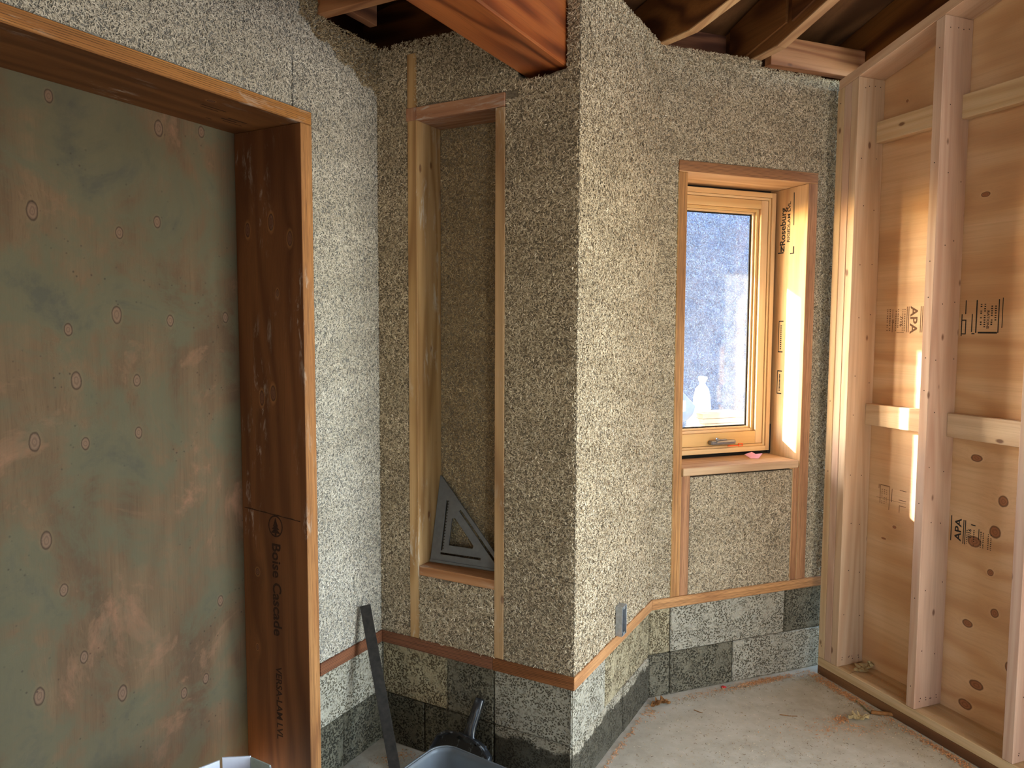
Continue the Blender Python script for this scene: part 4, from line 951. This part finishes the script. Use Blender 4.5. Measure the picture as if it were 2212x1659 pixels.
# shavings and chips: uncountable litter
def litter(name, spots, mat, label, seed, size=(0.006, 0.0025), wid=0.0014, kind='stuff'):
    """spots: (x, y, sx, sy, angle, count)"""
    g = np.random.default_rng(seed); xs, ys = [], []
    for (x, y, sx, sy, a, n) in spots:
        p_ = g.normal(0, 1, n)*sx; q = g.normal(0, 1, n)*sy
        xs.append(x+p_*math.cos(a)-q*math.sin(a)); ys.append(y+p_*math.sin(a)+q*math.cos(a))
    x = np.concatenate(xs); y = np.concatenate(ys)
    # keep inside the room, off the walls
    for fr, off in (('A', 0.012), ('B', 0.012), ('D', 0.012), ('E', 0.008)):
        o, a, n_ = FR[fr]; dist = (x-o.x)*n_.x+(y-o.y)*n_.y
        if fr in 'B': k = (dist > off) | (((x-C2.x)*nA.x+(y-C2.y)*nA.y) > 0.012)
        elif fr == 'A': k = dist > off
        else: k = dist > off
        x, y = x[k], y[k]
    k = (((x-C2.x)*nA.x+(y-C2.y)*nA.y) > 0.012) | (((x-C1.x)*-dA.x+(y-C1.y)*-dA.y) > 0.012); x, y = x[k], y[k]
    for (ox, oy, orad) in ((-0.11, 1.81, 0.26), (-0.752, 1.868, 0.15), (-0.20, 2.31, 0.12), (0.60, 2.865, 0.05), (1.345, 2.765, 0.045)):   # nothing under the things on the floor
        k = (x-ox)**2+(y-oy)**2 > orad**2; x, y = x[k], y[k]
    n = len(x); ln = np.clip(g.normal(size[0], size[1], n), 0.0015, 0.025); th = g.uniform(0, 2*PI, n); w = wid*g.uniform(.6, 1.5, n)
    zb = 0.0006+g.exponential(0.0016, n); V = np.zeros((n, 6, 3)); bend = g.normal(0, 0.25, n)*ln
    for i, t in enumerate((-.5, 0, .5)):
        for j, s_ in enumerate((-.5, .5)):
            V[:, i*2+j, 0] = x+np.cos(th)*ln*t-np.sin(th)*(w*s_+(bend if i == 1 else 0)); V[:, i*2+j, 1] = y+np.sin(th)*ln*t+np.cos(th)*(w*s_+(bend if i == 1 else 0))
            V[:, i*2+j, 2] = zb+(ln*0.22 if i == 1 else 0)+s_*w*0.3
    me = bpy.data.meshes.new(name); me.vertices.add(n*6); me.vertices.foreach_set('co', V.astype(np.float32).ravel())
    q = np.array([[0, 1, 3, 2], [2, 3, 5, 4]]); F = (np.arange(n)[:, None, None]*6+q[None]).reshape(-1, 4)
    me.loops.add(F.size); me.loops.foreach_set('vertex_index', F.ravel().astype(np.int32)); me.polygons.add(len(F)); me.polygons.foreach_set('loop_start', np.arange(0, F.size, 4, dtype=np.int32))
    me.update(calc_edges=True)
    r = me.attributes.new('rnd', 'FLOAT', 'POINT'); r.data.foreach_set('value', np.repeat(g.uniform(0, 1, n), 6).astype(np.float32))
    me.materials.append(mat)
    return tag(link(bpy.data.objects.new(name, me)), label, 'shavings', None, kind)
aE = math.atan2(nD.y, nD.x); aD = math.atan2(dD.y, dD.x); aC = math.atan2(dA.y, dA.x)
def E_(u, v): p_ = W('E', u, v, 0); return (p_.x, p_.y)
def D_(u, v): p_ = W('D', u, v, 0); return (p_.x, p_.y)
def C_(u, v): p_ = W('C', u, v, 0); return (p_.x, p_.y)
litter('wood_shavings', [(*D_(0.55, 0.035), 0.07, 0.010, aD, 700), (*D_(0.35, 0.04), 0.2, 0.012, aD, 300), (*E_(0.24, 0.035), 0.07, 0.014, aE, 600), (*E_(0.10, 0.03), 0.05, 0.02, aE, 250), (*E_(0.75, 0.03), 0.14, 0.010, aE, 700), (*E_(0.45, 0.02), 0.3, 0.008, aE, 300),
    (1.290, 2.765, 0.035, 0.014, 0.2, 260), (1.25, 2.70, 0.10, 0.03, 0.1, 260), (*C_(0.30, 0.02), 0.28, 0.006, aC, 420), (*C_(0.70, 0.04), 0.05, 0.02, aC, 150), (-0.40, 2.50, 0.05, 0.02, 0.4, 120)], m['shaving'], 'orange wood shavings strewn along the wall bottoms and floor', 5, (0.0075, 0.003), 0.0017)
litter('hemp_litter', [(0.9, 2.5, 0.45, 0.38, 0, 2600), (1.0, 2.2, 0.6, 0.4, 0, 1800), (*D_(0.4, 0.05), 0.28, 0.02, aD, 900), (*E_(0.4, 0.07), 0.3, 0.03, aE, 600), (0.3, 1.9, 0.5, 0.3, 0, 600), (-0.38, 2.47, 0.1, 0.06, 0.4, 400)], m['litter'], 'pale hemp chips scattered over the concrete floor', 6, (0.0065, 0.003), 0.0013)
# shavings lying on the bottom plate, bay one
def plate_litter():
    g = np.random.default_rng(9); bm = bmesh.new()
    for i in range(420):
        u = g.choice([g.normal(0.47, 0.02), g.normal(0.20, 0.02), g.uniform(0.18, 0.5), g.uniform(0.55, 0.87)], p=[.35, .15, .35, .15]); v = g.uniform(-0.134, -0.01)
        if not (0.175 < u < 0.498 or 0.552 < u < 0.875): continue
        a = g.uniform(0, PI); l = g.uniform(0.003, 0.008); w = 0.0007
        z = 0.0763+abs(g.normal(0, .0015))
        c, s_ = math.cos(a), math.sin(a)
        vs = [bm.verts.new(W('E', u+c*l*x-s_*w*y, min(-0.004, max(-0.135, v+s_*l*x+c*w*y)), z+(0.0012 if x == 0 else 0))) for x, y in ((-.5, -1), (0, -1), (.5, -1), (.5, 1), (0, 1), (-.5, 1))]
        bm.faces.new((vs[0], vs[1], vs[4], vs[5])); bm.faces.new((vs[1], vs[2], vs[3], vs[4]))
    o = from_bm('sawdust', bm, m['shaving'])
    r = o.data.attributes.new('rnd', 'FLOAT', 'POINT'); r.data.foreach_set('value', g.uniform(0.3, 1, len(o.data.vertices)).astype(np.float32))
    tag(o, 'orange sawdust curls lying on the bottom plate', 'sawdust', None, 'stuff')
plate_litter()

# ------------------------------------------------------------------ outdoors, seen through the window
bm = bmesh.new()
vs = [bm.verts.new((x, y, -0.15)) for x, y in ((-14, 2.2), (14, 2.2), (14, 22), (-14, 22))]
bm.faces.new(vs); tag(from_bm('ground', bm, m['ground']), 'bare trodden earth outside the window', 'ground', None, 'structure')
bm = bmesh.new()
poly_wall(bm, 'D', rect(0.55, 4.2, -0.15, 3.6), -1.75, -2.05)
wall_outside = finish_wall('wall_outside', bm, m['hemp_sky_tint'], 'hemp wall outside beyond the window, blue sky light put into its colour', W('D', 0.55, -1.75, 0))
chips('hemp_fibres', 'D', [(1.0, 2.5, 0.55, 2.7)], m['chip_sky_tint'], wall_outside, 42000, (0.014, 0.004), (0.003, 0.0006), v=-1.75, lift=0.004, seed=51)
bx = tag(empty('sawhorse_trestle', W('D', 0.95, -0.95, -0.15)), 'trestle outside carrying the stacked boards', 'trestle')
for u in (0.66, 1.20):
    board('leg', 'D', (u, u+0.05), (-1.10, -1.05), (-0.15, 0.85), m['lumber_pale'], bx); board('leg', 'D', (u, u+0.05), (-0.85, -0.80), (-0.15, 0.85), m['lumber_pale'], bx)
board('top_rail', 'D', (0.62, 1.30), (-1.12, -0.78), (0.8505, 0.90), m['lumber_pale'], bx)
for k, (u0, u1, v0, v1) in enumerate(((0.858, 1.16, -1.05, -0.85), (0.850, 1.15, -1.04, -0.86), (0.862, 1.165, -1.05, -0.87), (0.855, 1.155, -1.06, -0.88), (0.852, 1.150, -1.05, -0.88))):
    o_ = board('lumber_board', 'D', (u0, u1), (v0, v1), (0.9005+k*0.028, 0.9255+k*0.028), m['sill_wood'], None, 0.001)
    tag(o_, ['bottom board', 'second board up', 'middle board', 'fourth board up', 'top board'][k] + ' of the lumber stack outside the window', 'board', 'boards stacked outside')
def lathe(name, prof, mat, loc, label, cat, n=16):
    bm = bmesh.new(); rs = [[bm.verts.new((r*math.cos(2*PI*k/n)*(1+0.08*math.sin(3*k+z*40)), r*math.sin(2*PI*k/n), z)) for k in range(n)] for r, z in prof]
    for a, b_ in zip(rs, rs[1:]):
        for k in range(n): bm.faces.new((a[k], a[(k+1) % n], b_[(k+1) % n], b_[k]))
    bm.faces.new(list(reversed(rs[0]))); bm.faces.new(rs[-1])
    bmesh.ops.recalc_face_normals(bm, faces=bm.faces)
    return tag(from_bm(name, bm, mat, None, Matrix.Translation(Vector(loc)), True), label, cat)
lathe('white_sack', [(0.036, 0.0), (0.046, 0.02), (0.046, 0.09), (0.036, 0.13), (0.016, 0.155), (0.014, 0.165), (0.026, 0.19), (0.022, 0.20)], m['white_bag'], W('D', 0.905, -0.965, 1.0385), 'tied white sack standing on the boards outside the window', 'sack')
tool = tag(empty('steel_scoop', W('D', 0.74, -0.95, 0.9)), 'blue grey steel scoop standing on the trestle outside', 'scoop')
prism('blade', 'D', [(0.66, 0.9005), (0.70, 0.9005), (0.735, 0.985), (0.795, 1.0), (0.828, 1.03), (0.845, 1.076), (0.745, 1.17), (0.66, 1.20)], 'v', -0.965, -0.935, m['blue_steel'], tool, 0.003, x=UP)
board('label_plate', 'D', (0.715, 0.775), (-0.9345, -0.9325), (1.05, 1.11), m['white_card'], tool, 0.0)

post = tag(empty('sun_blocking_post', W('D', -0.51, -1.05, -0.15)), 'unseen square timber post added under the eave to block sun', 'post')  # added out of view to keep sun off the corner studs and some plywood
board('shaft', 'D', (-0.5625, -0.4575), (-1.1025, -0.9975), (-0.10, rz_(-1.1)-0.001), m['lumber_pale'], post, 0.004, grain='z')
board('base', 'D', (-0.58, -0.44), (-1.12, -0.98), (-0.15, -0.1005), m['galv'], post, 0.002)
